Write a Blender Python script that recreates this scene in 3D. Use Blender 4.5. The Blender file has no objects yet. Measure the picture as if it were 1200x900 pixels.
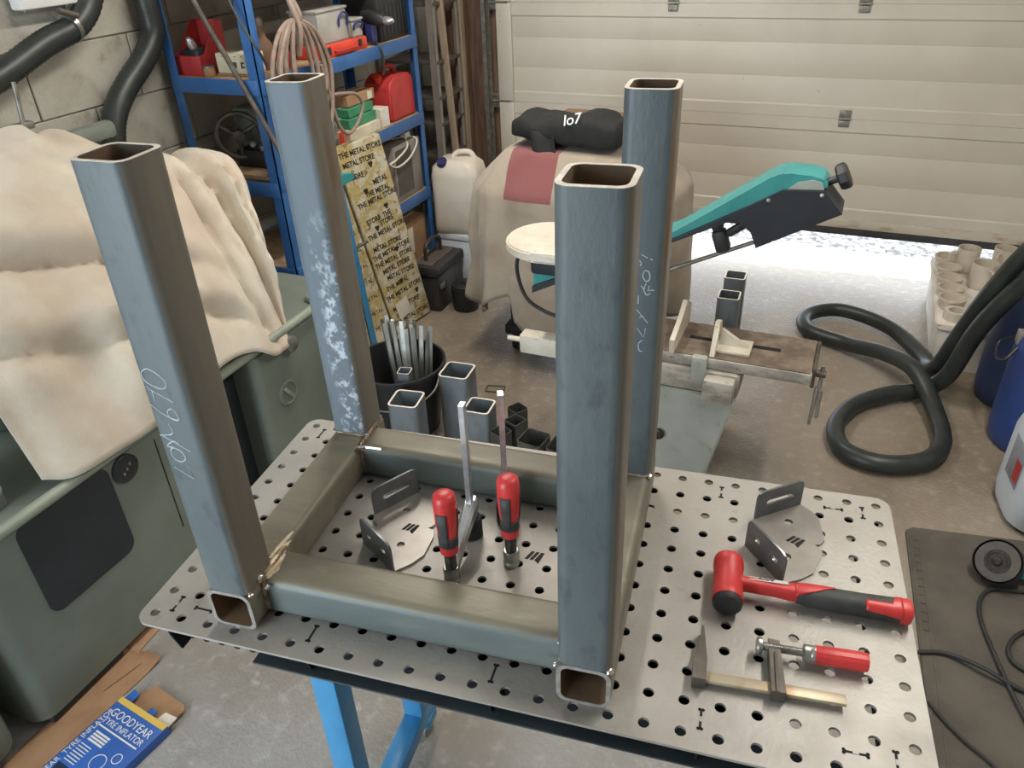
import bpy, bmesh, math, random
from mathutils import Vector as V, Matrix as M, noise as NZ

random.seed(7)
scene = bpy.context.scene
COL = scene.collection
PI = math.pi

# ------------------------------------------------------------------ camera
cam_d = bpy.data.cameras.new('camera')
cam = bpy.data.objects.new('camera', cam_d)
COL.objects.link(cam)
cam_d.sensor_width = 36.0
cam_d.lens = 27.227
cam_d.clip_start = 0.02
cam.matrix_world = M(((0.91919777, -0.17717428, 0.35168841, 0.383026),
                      (0.39205133, 0.49570568, -0.77496557, -0.913974),
                      (-0.03702998, 0.85022653, 0.52511297, 1.81593),
                      (0, 0, 0, 1)))
scene.camera = cam

# ------------------------------------------------------------------ world, sun, daylight, exposure
scene.view_settings.view_transform = 'Standard'
scene.view_settings.look = 'None'
scene.view_settings.gamma = 1.0
scene.view_settings.use_curve_mapping = False
scene.view_settings.exposure = 0.0
scene.cycles.use_denoising = True
scene.cycles.max_bounces = 6

world = bpy.data.worlds.new('sky_world')
scene.world = world
world.use_nodes = True
wn = world.node_tree.nodes
wl = world.node_tree.links
bg = wn['Background']
bg.inputs['Color'].default_value = (0.80, 0.90, 1.0, 1)
bg.inputs['Strength'].default_value = 5.0

sun_d = bpy.data.lights.new('sun', 'SUN')
sun_d.energy = 4.0
sun_d.angle = math.radians(1.0)
sun_d.color = (1.0, 0.95, 0.88)
sun = bpy.data.objects.new('sun', sun_d)
COL.objects.link(sun)
sun.rotation_euler = V((-0.75, -0.08, -1.1)).to_track_quat('-Z', 'Y').to_euler()

def area(name, loc, target, sx, sy, power, color):
    d = bpy.data.lights.new(name, 'AREA')
    d.shape = 'RECTANGLE'
    d.size = sx
    d.size_y = sy
    d.energy = power
    d.color = color
    o = bpy.data.objects.new(name, d)
    COL.objects.link(o)
    o.location = loc
    o.rotation_euler = (V(target) - V(loc)).to_track_quat('-Z', 'Y').to_euler()
    return o

# daylight entering through the open doorway in the wall behind the camera
area('doorway_daylight', (-1.3, -2.75, 1.25), (-0.8, 0.6, 0.9), 1.3, 2.1, 62, (0.80, 0.91, 1.0))

# ------------------------------------------------------------------ mesh helpers
def nb():
    return bmesh.new()

def box(b, c, s, bev=0.0, R=None, seg=2):
    m = M.Translation(V(c)) @ (R.to_4x4() if R is not None else M.Identity(4)) @ M.Diagonal((s[0], s[1], s[2], 1))
    r = bmesh.ops.create_cube(b, size=1.0, matrix=m)
    if bev > 0:
        es = list({e for v in r['verts'] for e in v.link_edges})
        bmesh.ops.bevel(b, geom=es, offset=bev, segments=seg, affect='EDGES', profile=0.5)

def frame(d, up=(0, 0, 1)):
    d = V(d).normalized()
    u = V(up)
    if abs(d.dot(u)) > 0.98:
        u = V((0, 1, 0))
    x = u.cross(d).normalized()
    y = d.cross(x).normalized()
    return x, y, d

def ring_faces(b, r0, r1, closed=True):
    n = len(r0)
    for i in range(n if closed else n - 1):
        j = (i + 1) % n
        b.faces.new((r0[i], r0[j], r1[j], r1[i]))

def cyl(b, p0, p1, r0, r1=None, n=20, caps=True):
    r1 = r0 if r1 is None else r1
    p0, p1 = V(p0), V(p1)
    x, y, d = frame(p1 - p0)
    cs = [(math.cos(2 * PI * i / n), math.sin(2 * PI * i / n)) for i in range(n)]
    a = [b.verts.new(p0 + x * (c * r0) + y * (s * r0)) for c, s in cs]
    e = [b.verts.new(p1 + x * (c * r1) + y * (s * r1)) for c, s in cs]
    ring_faces(b, a, e)
    if caps:
        b.faces.new(a[::-1])
        b.faces.new(e)

def lathe(b, prof, m=None, n=24, cap0=True, cap1=True):
    m = m or M.Identity(4)
    rings = []
    for r, z in prof:
        rings.append([b.verts.new(m @ V((r * math.cos(2 * PI * i / n), r * math.sin(2 * PI * i / n), z))) for i in range(n)])
    for k in range(len(rings) - 1):
        ring_faces(b, rings[k], rings[k + 1])
    if cap0:
        b.faces.new(rings[0][::-1])
    if cap1:
        b.faces.new(rings[-1])

def spline(pts, per=8, closed=False):
    P = [V(p) for p in pts]
    n = len(P)
    out = []
    rng = range(n if closed else n - 1)
    for i in rng:
        p1, p2 = P[i], P[(i + 1) % n]
        p0 = P[i - 1] if (closed or i > 0) else p1 + (p1 - p2)
        p3 = P[(i + 2) % n] if (closed or i + 2 < n) else p2 + (p2 - p1)
        for k in range(per):
            t = k / per
            out.append(0.5 * ((2 * p1) + (p2 - p0) * t + (2 * p0 - 5 * p1 + 4 * p2 - p3) * t * t + (3 * p1 - p0 - 3 * p2 + p3) * t ** 3))
    if not closed:
        out.append(P[-1])
    return out

def sweep(b, pts, r, n=10, closed=False, rf=None, flat=None, up=(0, 0, 1)):
    P = [V(p) for p in pts]
    L = len(P)
    rings = []
    x = None
    for i in range(L):
        if closed:
            d = (P[(i + 1) % L] - P[i - 1]).normalized()
        else:
            d = (P[min(i + 1, L - 1)] - P[max(i - 1, 0)]).normalized()
        if x is None:
            x, y, _ = frame(d, up)
        else:
            x = (x - d * x.dot(d)).normalized()
            y = d.cross(x)
        rr = r * (rf(i) if rf else 1.0)
        fy = flat if flat else 1.0
        rings.append([b.verts.new(P[i] + x * (math.cos(2 * PI * k / n) * rr) + y * (math.sin(2 * PI * k / n) * rr * fy)) for k in range(n)])
    for i in range(L - 1):
        ring_faces(b, rings[i], rings[i + 1])
    if closed:
        ring_faces(b, rings[-1], rings[0])
    else:
        b.faces.new(rings[0][::-1])
        b.faces.new(rings[-1])

def rrect(w, h, r, n=4, cx=0, cy=0):
    out = []
    for sx, sy, a0 in ((1, 1, 0), (-1, 1, PI / 2), (-1, -1, PI), (1, -1, 1.5 * PI)):
        for k in range(n + 1):
            a = a0 + k / n * PI / 2
            out.append((cx + sx * (w / 2 - r) + r * math.cos(a), cy + sy * (h / 2 - r) + r * math.sin(a)))
    return out

def circle2(r, n=12, cx=0, cy=0):
    return [(cx + r * math.cos(2 * PI * i / n), cy + r * math.sin(2 * PI * i / n)) for i in range(n)]

def prism(b, outl, z0, z1, m=None):
    m = m or M.Identity(4)
    a = [b.verts.new(m @ V((x, y, z0))) for x, y in outl]
    c = [b.verts.new(m @ V((x, y, z1))) for x, y in outl]
    ring_faces(b, a, c)
    b.faces.new(a[::-1])
    b.faces.new(c)

def holed(b, outer, holes, z0, z1, m=None):
    """flat plate with real openings"""
    m = m or M.Identity(4)
    for z, flip in ((z0, True), (z1, False)):
        es = []
        for loop in [outer] + holes:
            vs = [b.verts.new(m @ V((x, y, z))) for x, y in loop]
            es += [b.edges.new((vs[i], vs[(i + 1) % len(vs)])) for i in range(len(vs))]
        bmesh.ops.triangle_fill(b, use_beauty=True, use_dissolve=False, edges=es)
    for loop in [outer] + holes:
        a = [b.verts.new(m @ V((x, y, z0))) for x, y in loop]
        c = [b.verts.new(m @ V((x, y, z1))) for x, y in loop]
        ring_faces(b, a, c)
    bmesh.ops.remove_doubles(b, verts=b.verts[:], dist=1e-6)
    bmesh.ops.recalc_face_normals(b, faces=b.faces[:])

def sqtube(b, p0, p1, w, h, wall, rad, up=(0, 0, 1)):
    """hollow rounded-corner tube, open at both ends; h is measured along up"""
    p0, p1 = V(p0), V(p1)
    x, y, d = frame(p1 - p0, up)
    O = rrect(w, h, rad, 5)
    I = rrect(w - 2 * wall, h - 2 * wall, max(rad - wall * 0.7, 0.001), 5)
    R = []
    for p in (p0, p1):
        R.append([b.verts.new(p + x * u + y * v) for u, v in O])
        R.append([b.verts.new(p + x * u + y * v) for u, v in I])
    ring_faces(b, R[0], R[2])
    ring_faces(b, R[3], R[1])
    ring_faces(b, R[1], R[0])
    ring_faces(b, R[2], R[3])

def grid(b, nu, nv, f):
    vs = [[b.verts.new(f(i / nu, j / nv)) for j in range(nv + 1)] for i in range(nu + 1)]
    for i in range(nu):
        for j in range(nv):
            b.faces.new((vs[i][j], vs[i + 1][j], vs[i + 1][j + 1], vs[i][j + 1]))

def obj(name, b, mat=None, parent=None, loc=None, rot=None, smooth=38, doubles=False):
    if doubles:
        bmesh.ops.remove_doubles(b, verts=b.verts[:], dist=1e-6)
    bmesh.ops.recalc_face_normals(b, faces=b.faces[:])
    me = bpy.data.meshes.new(name)
    b.to_mesh(me)
    b.free()
    if smooth:
        for p in me.polygons:
            p.use_smooth = True
        me.set_sharp_from_angle(angle=math.radians(smooth))
    o = bpy.data.objects.new(name, me)
    COL.objects.link(o)
    if mat:
        me.materials.append(mat)
    if parent:
        o.parent = parent
    if loc is not None:
        o.location = loc
    if rot is not None:
        o.rotation_euler = rot
    return o

def tag(o, label, cat, group=None):
    o['label'] = label
    o['category'] = cat
    if group:
        o['group'] = group
    return o

def thing(name, label, cat, loc=(0, 0, 0), rz=0.0, group=None, rot=None):
    o = bpy.data.objects.new(name, None)
    o.empty_display_size = 0.05
    COL.objects.link(o)
    o.location = loc
    o.rotation_euler = rot if rot is not None else (0, 0, rz)
    return tag(o, label, cat, group)

def struct(name, b, mat, parent=None, smooth=38):
    o = obj(name, b, mat, parent, smooth=smooth)
    if parent is None:
        o['kind'] = 'structure'
    return o

def solid(o, t, off=0):
    s = o.modifiers.new('thickness', 'SOLIDIFY')
    s.thickness = t
    s.offset = off
    return o

def share(src, parent, loc=None, rot=None, name=None):
    o = src.copy()
    if name:
        o.name = name
    COL.objects.link(o)
    o.parent = parent
    if loc is not None:
        o.location = loc
    if rot is not None:
        o.rotation_euler = rot
    return o

def text(name, body, size, mat, parent, m, extrude=0.0004, align='CENTER', sx=1.0, bold=0.0):
    cu = bpy.data.curves.new(name, 'FONT')
    cu.body = body
    cu.size = size
    cu.extrude = extrude
    cu.offset = bold
    cu.align_x = align
    cu.align_y = 'CENTER'
    t = bpy.data.objects.new('tmp_text', cu)
    COL.objects.link(t)
    dg = bpy.context.evaluated_depsgraph_get()
    me = bpy.data.meshes.new_from_object(t.evaluated_get(dg))
    bpy.data.objects.remove(t)
    bpy.data.curves.remove(cu)
    me.transform(M.Diagonal((sx, 1, 1, 1)))
    me.transform(m)
    me.materials.clear()
    me.materials.append(mat)
    me.name = name
    o = bpy.data.objects.new(name, me)
    COL.objects.link(o)
    o.parent = parent
    return o

def axes(o, x, y):
    """matrix with origin o, local x and y along the given directions"""
    x = V(x).normalized()
    y = V(y)
    y = (y - x * y.dot(x)).normalized()
    z = x.cross(y)
    o = V(o)
    return M(((x.x, y.x, z.x, o.x), (x.y, y.y, z.y, o.y), (x.z, y.z, z.z, o.z), (0, 0, 0, 1)))

# ------------------------------------------------------------------ materials
def srgb(r, g, b):
    f = lambda c: c / 12.92 if c <= 0.04045 else ((c + 0.055) / 1.055) ** 2.4
    return (f(r / 255), f(g / 255), f(b / 255), 1)

def mk(name, col, rough=0.5, metal=0.0, col2=None, scale=6.0, detail=6, stretch=(1, 1, 1), lo=0.35, hi=0.65,
       bump=0.0, bscale=40.0, col3=None, scale3=20.0, lo3=0.55, hi3=0.7, rough2=None, spec=0.5, trans=0.0, alpha=1.0, coat=0.0, sheen=0.0, bdist=0.01, stretch3=None):
    mt = bpy.data.materials.new(name)
    mt.use_nodes = True
    nt = mt.node_tree
    N, L = nt.nodes, nt.links
    p = N['Principled BSDF']
    p.inputs['Base Color'].default_value = srgb(*col)
    p.inputs['Roughness'].default_value = rough
    p.inputs['Metallic'].default_value = metal
    p.inputs['Specular IOR Level'].default_value = spec
    p.inputs['Transmission Weight'].default_value = trans
    p.inputs['Alpha'].default_value = alpha
    p.inputs['Coat Weight'].default_value = coat
    p.inputs['Sheen Weight'].default_value = sheen
    tc = N.new('ShaderNodeTexCoord')
    def noise(sc, st, dt):
        mp = N.new('ShaderNodeMapping')
        mp.inputs['Scale'].default_value = st
        L.new(tc.outputs['Object'], mp.inputs['Vector'])
        nz = N.new('ShaderNodeTexNoise')
        nz.inputs['Scale'].default_value = sc
        nz.inputs['Detail'].default_value = dt
        nz.inputs['Roughness'].default_value = 0.6
        L.new(mp.outputs['Vector'], nz.inputs['Vector'])
        return nz
    def ramp(src, a, b_):
        r = N.new('ShaderNodeMapRange')
        r.inputs['From Min'].default_value = a
        r.inputs['From Max'].default_value = b_
        r.interpolation_type = 'SMOOTHSTEP'
        L.new(src, r.inputs['Value'])
        return r.outputs['Result']
    if col2 is not None:
        nz = noise(scale, stretch, detail)
        f = ramp(nz.outputs['Fac'], lo, hi)
        mx = N.new('ShaderNodeMix')
        mx.data_type = 'RGBA'
        mx.inputs['A'].default_value = srgb(*col)
        mx.inputs['B'].default_value = srgb(*col2)
        L.new(f, mx.inputs['Factor'])
        out = mx.outputs['Result']
        if col3 is not None:
            nz3 = noise(scale3, stretch3 or stretch, 8)
            f3 = ramp(nz3.outputs['Fac'], lo3, hi3)
            m3 = N.new('ShaderNodeMix')
            m3.data_type = 'RGBA'
            L.new(out, m3.inputs['A'])
            m3.inputs['B'].default_value = srgb(*col3)
            L.new(f3, m3.inputs['Factor'])
            out = m3.outputs['Result']
        L.new(out, p.inputs['Base Color'])
        if rough2 is not None:
            rr = N.new('ShaderNodeMapRange')
            rr.inputs['To Min'].default_value = rough
            rr.inputs['To Max'].default_value = rough2
            L.new(f, rr.inputs['Value'])
            L.new(rr.outputs['Result'], p.inputs['Roughness'])
    if bump > 0:
        nb_ = noise(bscale, stretch, 8)
        bp = N.new('ShaderNodeBump')
        bp.inputs['Strength'].default_value = bump
        bp.inputs['Distance'].default_value = bdist
        L.new(nb_.outputs['Fac'], bp.inputs['Height'])
        L.new(bp.outputs['Normal'], p.inputs['Normal'])
    return mt

def emis(name, col, strength):
    mt = bpy.data.materials.new(name)
    mt.use_nodes = True
    p = mt.node_tree.nodes['Principled BSDF']
    p.inputs['Base Color'].default_value = (1, 1, 1, 1)
    p.inputs['Emission Color'].default_value = srgb(*col)
    p.inputs['Emission Strength'].default_value = strength
    return mt

m_floor = mk('concrete_floor', (160, 157, 152), 0.50, 0, (142, 136, 128), 1.3, 10, (1, 1, 1), 0.40, 0.64, 0.6, 80, (180, 177, 172), 24, 0.48, 0.78, rough2=0.34)
# tan slab tint away from the doorway side paints in the cool light fading
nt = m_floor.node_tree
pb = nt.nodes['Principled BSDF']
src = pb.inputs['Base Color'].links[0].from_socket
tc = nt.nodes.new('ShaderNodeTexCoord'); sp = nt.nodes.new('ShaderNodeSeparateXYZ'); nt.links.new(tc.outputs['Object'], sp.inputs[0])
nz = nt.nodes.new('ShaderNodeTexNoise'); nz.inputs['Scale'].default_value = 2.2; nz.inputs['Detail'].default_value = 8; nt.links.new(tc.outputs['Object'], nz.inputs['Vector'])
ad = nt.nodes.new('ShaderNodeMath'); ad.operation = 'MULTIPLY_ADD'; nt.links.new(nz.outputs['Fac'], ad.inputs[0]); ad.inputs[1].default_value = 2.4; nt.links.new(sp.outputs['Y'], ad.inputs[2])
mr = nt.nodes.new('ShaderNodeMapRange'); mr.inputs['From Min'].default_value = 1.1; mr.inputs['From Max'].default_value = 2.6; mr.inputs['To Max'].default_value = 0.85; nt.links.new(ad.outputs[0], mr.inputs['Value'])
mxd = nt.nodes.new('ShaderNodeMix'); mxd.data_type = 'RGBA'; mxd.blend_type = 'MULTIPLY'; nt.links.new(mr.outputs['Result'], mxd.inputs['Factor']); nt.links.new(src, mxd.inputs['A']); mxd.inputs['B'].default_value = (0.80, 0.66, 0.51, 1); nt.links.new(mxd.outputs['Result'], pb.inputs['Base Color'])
m_apron = mk('concrete_apron', (170, 165, 158), 0.6, 0, (150, 146, 140), 2.0, 8, bump=0.3, bscale=50)
m_gravel = mk('gravel', (190, 186, 180), 0.8, 0, (110, 110, 112), 22, 8, (1, 1, 1), 0.42, 0.58, 0.9, 28, bdist=0.05)
m_block = mk('painted_block', (182, 178, 166), 0.75, 0, (166, 161, 148), 5, 10, bump=0.5, bscale=70, col3=(140, 132, 118), scale3=9, lo3=0.58, hi3=0.75)
m_mortar = mk('mortar', (160, 154, 142), 0.9, 0, (140, 134, 122), 30, 6)
m_ceil = mk('ceiling_board', (205, 202, 195), 0.8, 0, (195, 192, 186), 2)
m_wallp = mk('painted_wall', (190, 186, 176), 0.8, 0, (176, 172, 162), 3)
m_door = mk('door_cream', (206, 198, 184), 0.42, 0, (199, 191, 177), 2.5, 6, bump=0.02, bscale=30, col3=(160, 148, 128), scale3=26, lo3=0.70, hi3=0.78)
m_doordirt = mk('door_bottom_rail', (196, 188, 172), 0.5, 0, (160, 140, 110), 6, 8, (1, 1, 4), 0.5, 0.7)
m_seal = mk('rubber_seal', (44, 46, 50), 0.7, 0, (58, 58, 60), 10)
m_galv = mk('galvanised', (150, 148, 140), 0.45, 0.6, (120, 118, 110), 30, 6)
m_wood = mk('rough_wood', (140, 112, 92), 0.75, 0, (104, 82, 68), 5, 8, (6, 6, 0.6), 0.35, 0.65, 0.3, 20)
m_woodpale = mk('pale_wood', (176, 160, 138), 0.75, 0, (146, 128, 108), 5, 8, (6, 6, 0.6), 0.35, 0.65, 0.25, 20)

m_steel = mk('mill_scale_steel', (81, 90, 92), 0.46, 0.1, (93, 101, 102), 9, 8, (1, 1, 0.4), 0.36, 0.68, 0.10, 140, (74, 81, 84), 30, 0.52, 0.68, rough2=0.58, stretch3=(1, 1, 0.5))
m_steelside = mk('mill_scale_warm_lit_side', (104, 101, 93), 0.46, 0.1, (118, 110, 97), 14, 10, (1, 1, 0.12), 0.38, 0.64, 0.10, 90, (104, 84, 66), 20, 0.54, 0.70, rough2=0.56, stretch3=(1, 1, 0.12))  # warm room light painted into the right-hand post faces, plus real rust streaks
m_zincdust = mk('dusty_mill_scale', (92, 104, 112), 0.5, 0.1, (104, 114, 120), 16, 10, (1, 1, 0.3), 0.38, 0.66, 0.10, 90, (184, 192, 200), 75, 0.47, 0.62, rough2=0.6, stretch3=(1, 1, 0.8))
# the dust sits on the lower right half of that post's front face
nt = m_zincdust.node_tree
mixes = [n for n in nt.nodes if n.type == 'MIX']
last = mixes[-1]
fsrc = last.inputs['Factor'].links[0].from_socket
tc = nt.nodes.new('ShaderNodeTexCoord'); sp = nt.nodes.new('ShaderNodeSeparateXYZ'); nt.links.new(tc.outputs['Object'], sp.inputs[0])
def mrange(src, a, b_):
    r = nt.nodes.new('ShaderNodeMapRange'); r.inputs['From Min'].default_value = a; r.inputs['From Max'].default_value = b_; nt.links.new(src, r.inputs['Value']); return r.outputs['Result']
def mmul(a, b_):
    r = nt.nodes.new('ShaderNodeMath'); r.operation = 'MULTIPLY'; nt.links.new(a, r.inputs[0]); nt.links.new(b_, r.inputs[1]); return r.outputs[0]
wv = nt.nodes.new('ShaderNodeTexNoise'); wv.inputs['Scale'].default_value = 9; nt.links.new(tc.outputs['Object'], wv.inputs['Vector'])
xw = nt.nodes.new('ShaderNodeMath'); xw.operation = 'MULTIPLY_ADD'; nt.links.new(wv.outputs['Fac'], xw.inputs[0]); xw.inputs[1].default_value = 0.03; nt.links.new(sp.outputs['X'], xw.inputs[2])
nt.links.new(mmul(fsrc, mmul(mrange(sp.outputs['Z'], 0.56, 0.36), mrange(xw.outputs[0], -0.430, -0.414))), last.inputs['Factor'])
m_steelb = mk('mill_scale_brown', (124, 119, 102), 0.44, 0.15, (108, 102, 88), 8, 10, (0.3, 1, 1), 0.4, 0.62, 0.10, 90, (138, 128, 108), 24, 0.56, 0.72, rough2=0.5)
m_steelf = mk('mill_scale_green_grey', (94, 103, 101), 0.46, 0.1, (112, 120, 114), 9, 10, (0.3, 1, 1), 0.4, 0.64, 0.10, 90, (84, 92, 92), 24, 0.56, 0.72, rough2=0.55)
m_cut = mk('top_lit_cut_steel', (246, 238, 226), 0.5, 0.05, (222, 210, 194), 60, 4)  # upward rims whitened to carry the light from above
m_cutshade = mk('shaded_cut_steel', (158, 154, 148), 0.45, 0.2, (134, 128, 122), 60, 4)  # same cut steel, greyed for front ends out of that light
m_rustin = mk('rusty_tube_inside', (118, 94, 70), 0.75, 0.1, (84, 72, 60), 14, 8, col3=(120, 84, 52), scale3=30, lo3=0.5, hi3=0.7)
m_weld = mk('weld_bead', (176, 158, 132), 0.34, 0.5, (124, 106, 88), 60, 4, bump=0.4, bscale=160)
m_ground = mk('ground_bright_steel', (236, 222, 196), 0.35, 0.1, (200, 172, 138), 50, 6, (3, 1, 1), bump=0.2, bscale=120)
m_spat = mk('bright_spatter', (230, 226, 220), 0.25, 0.9, (200, 196, 190), 80, 2)
m_chalk = mk('chalk', (196, 206, 210), 0.9, 0, (170, 182, 188), 90, 3)
m_plate = mk('ground_plate_steel', (168, 164, 157), 0.44, 0.30, (154, 148, 140), 4, 10, (1, 1, 1), 0.38, 0.66, 0.12, 120, (138, 128, 116), 22, 0.60, 0.80, rough2=0.52)
m_dark = mk('dark_gap', (20, 20, 20), 0.8)
m_blksteel = mk('black_steel', (34, 36, 39), 0.45, 0.05, (44, 47, 49), 10, 6)
m_ribs = mk('black_ribs', (24, 25, 27), 0.7, 0, (30, 31, 33), 12, 6, spec=0.15)
m_rail = mk('blue_black_rail', (58, 66, 70), 0.35, 0.1, (48, 55, 58), 12, 6)
m_tray = mk('dark_tray', (14, 14, 15), 0.9, spec=0.1)
m_blue = mk('blue_painted_steel', (72, 148, 196), 0.35, 0.1, (62, 128, 176), 8, 6, (1, 1, 0.4))
m_blackr = mk('black_rubber', (34, 35, 36), 0.6, 0, (46, 46, 46), 12, 6)

# ------------------------------------------------------------------ setting
# room: left wall x=-2.12, back door plane y=3.4, right wall x=2.3, front wall y=-2.8, ceiling 2.6
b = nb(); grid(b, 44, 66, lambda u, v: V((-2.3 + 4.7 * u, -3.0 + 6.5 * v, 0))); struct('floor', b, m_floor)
b = nb(); box(b, (0, 3.66, -0.04), (9, 0.36, 0.07)); struct('trim_1', b, m_apron)
def gravel(u, v):
    x, y = -7 + 14 * u, 3.84 + 9 * v
    p = V((x * 16, y * 16, 0))
    return V((x, y, 0.016 * NZ.noise(p) + 0.010 * NZ.noise(p * 2.3)))
b = nb(); grid(b, 320, 200, gravel)
o = struct('ground_outside', b, m_gravel)

# left wall of painted blocks: every block in view is a piece
b = nb(); box(b, (-2.19, 0.3, 1.3), (0.12, 6.4, 2.62)); wall_left = struct('wall_left', b, m_mortar)
bb = nb(); box(bb, (0, 0, 0), (0.008, 0.436, 0.2115), 0.003, seg=1)
blk = None
for k in range(0, 12):
    zc = 1.26 + 0.1075 + (k - 6) * 0.215
    for j in range(-2, 9):
        yc = 0.25 + j * 0.44 + (0.22 if k % 2 else 0.0)
        if yc < -0.9 or yc > 3.3 or zc < 0.0 or zc > 2.6:
            continue
        if blk is None:
            blk = obj('block', bb, m_block, wall_left, (-2.126, yc, zc)); base_blk = blk
        else:
            share(base_blk, wall_left, (-2.126 + random.uniform(-0.001, 0.001), yc, zc))
b = nb()
box(b, (-2.1, 3.55, 1.3), (0.75, 0.1, 2.62)); box(b, (1.95, 3.55, 1.3), (0.9, 0.1, 2.62)); box(b, (0, 3.56, 2.4), (5, 0.1, 0.45))
struct('wall_back', b, m_wallp)
b = nb(); box(b, (2.4, 0.3, 1.3), (0.1, 6.6, 2.62)); struct('wall_right', b, m_wallp)
b = nb(); box(b, (1.25, -2.85, 1.3), (2.4, 0.1, 2.62)); box(b, (-2.15, -2.85, 1.3), (0.3, 0.1, 2.62)); box(b, (-1.0, -2.85, 2.47), (2.2, 0.1, 0.3)); box(b, (-0.3, -2.85, 1.2), (0.75, 0.1, 2.4))
struct('wall_front', b, m_wallp)
b = nb(); box(b, (0, 0.3, 2.65), (4.9, 6.7, 0.08)); struct('ceiling', b, m_ceil)

# sectional door, raised a little: sections 0.52 high
door = bpy.data.objects.new('door_1', None); COL.objects.link(door); door['kind'] = 'structure'
door.location = (0, 3.4, 0)
X0, X1 = -1.57, 2.05
def section(z0, z1, name):
    b = nb()
    w, xc = X1 - X0, (X0 + X1) / 2
    # profile in (y,z): inner face towards the room at y=0 with ribs at the section rims
    prof = [(0.04, z0), (0.0, z0), (0.0, z0 + 0.052), (0.006, z0 + 0.060)]
    h = z1 - z0
    for q in (0.36, 0.66):
        zz = z0 + h * q
        prof += [(0.006, zz - 0.004), (0.0072, zz), (0.006, zz + 0.004)]
    prof += [(0.006, z1 - 0.072), (0.0, z1 - 0.064), (0.0, z1 - 0.003), (0.004, z1), (0.04, z1)]
    a = [b.verts.new((X0, y, z)) for y, z in prof]; c = [b.verts.new((X1, y, z)) for y, z in prof]
    ring_faces(b, a, c); b.faces.new(a[::-1]); b.faces.new(c)
    return obj(name, b, m_door, door, smooth=20)
for z0, z1 in ((0.335, 0.848), (0.8482, 1.368), (1.3682, 1.888), (1.8882, 2.4)):
    section(z0, z1, 'door_section')
b = nb(); box(b, ((X0 + X1) / 2, 0.012, 0.312), (X1 - X0, 0.046, 0.045), 0.004); obj('bottom_rail', b, m_doordirt, door)
b = nb(); box(b, ((X0 + X1) / 2, 0.012, 0.270), (X1 - X0, 0.04, 0.042), 0.008); obj('bottom_seal', b, m_seal, door)
for x in (X0 + 0.045,):
    for z0, z1 in ((0.336, 0.844), (0.852, 1.364), (1.372, 1.884)):
        b = nb(); box(b, (x, -0.006, (z0 + z1) / 2), (0.09, 0.014, z1 - z0 - 0.002), 0.002)
        for q in (0.06, 0.09, z1 - z0 - 0.09, z1 - z0 - 0.06):
            cyl(b, (x - 0.02, -0.012, z0 + q), (x - 0.02, -0.017, z0 + q), 0.004, n=8)
        obj('end_stile', b, m_door, door)
def hinge(x, z, wide=0.055):
    b = nb()
    box(b, (x, -0.004, z + 0.024), (wide, 0.006, 0.036), 0.002)
    box(b, (x, -0.004, z - 0.024), (wide * 0.92, 0.006, 0.030), 0.002)
    cyl(b, (x - wide / 2, -0.008, z), (x + wide / 2, -0.008, z), 0.007, n=10)
    for sx in (-0.3, 0.3):
        for sz in (0.028, -0.026):
            cyl(b, (x + sx * wide, -0.006, z + sz), (x + sx * wide, -0.011, z + sz), 0.005, n=8)
    obj('hinge', b, m_galv, door)
for z in (0.848, 1.368):
    for x in (-0.585, 0.315, 1.21):
        hinge(x, z)
    hinge(X0 + 0.01, z, 0.11)
# door track and timber jamb
b = nb()
box(b, (-1.632, 3.36, 1.25), (0.004, 0.06, 2.5)); box(b, (-1.622, 3.392, 1.25), (0.022, 0.004, 2.5)); box(b, (-1.622, 3.328, 1.25), (0.022, 0.004, 2.5))
struct('trim_2', b, m_galv)
b = nb(); box(b, (-1.68, 3.475, 1.3), (0.26, 0.06, 2.6), 0.006); struct('trim_3', b, m_wood)
b = nb(); box(b, (-1.803, 3.37, 1.3), (0.085, 0.12, 2.6), 0.006); struct('trim_4', b, m_wood)
b = nb(); box(b, (-1.745, 3.30, 1.3), (0.02, 0.05, 2.6), 0.003); struct('trim_5', b, m_woodpale)

# ceiling strip lights
m_tube = emis('fluorescent_tube', (255, 244, 226), 3.0)
m_white = mk('white_enamel', (225, 225, 222), 0.4, 0, (215, 215, 212), 5)
def strip(loc, label):
    t = thing('strip_light', label, 'ceiling light', loc, PI / 2, 'fluorescent strip lights')
    b = nb(); box(b, (0, 0, -0.03), (1.55, 0.10, 0.06), 0.008); obj('housing', b, m_white, t)
    b = nb(); cyl(b, (-0.74, 0, -0.08), (0.74, 0, -0.08), 0.014, n=12); obj('tube', b, m_tube, t)
    for s in (-1, 1):
        b = nb(); box(b, (s * 0.755, 0, -0.075), (0.03, 0.04, 0.05), 0.004); obj('tube_holder', b, m_white, t)
    area('strip_light_glow', (loc[0], loc[1], loc[2] - 0.10), (loc[0], loc[1], 0), 0.14, 1.5, 34, (1.0, 0.95, 0.87))
strip((0.9, 1.0, 2.605), 'white fluorescent strip light on the ceiling right of the table')
strip((-0.9, 1.6, 2.605), 'white fluorescent strip light on the ceiling left of the table')

# ------------------------------------------------------------------ welding table (table frame: +7 degrees about z, origin table centre)
TH = math.radians(7.0)
CT, ST = math.cos(TH), math.sin(TH)
H = 0.85
def tw(x, y, z=0.0):
    return (CT * x - ST * y, ST * x + CT * y, H + z)

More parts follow.
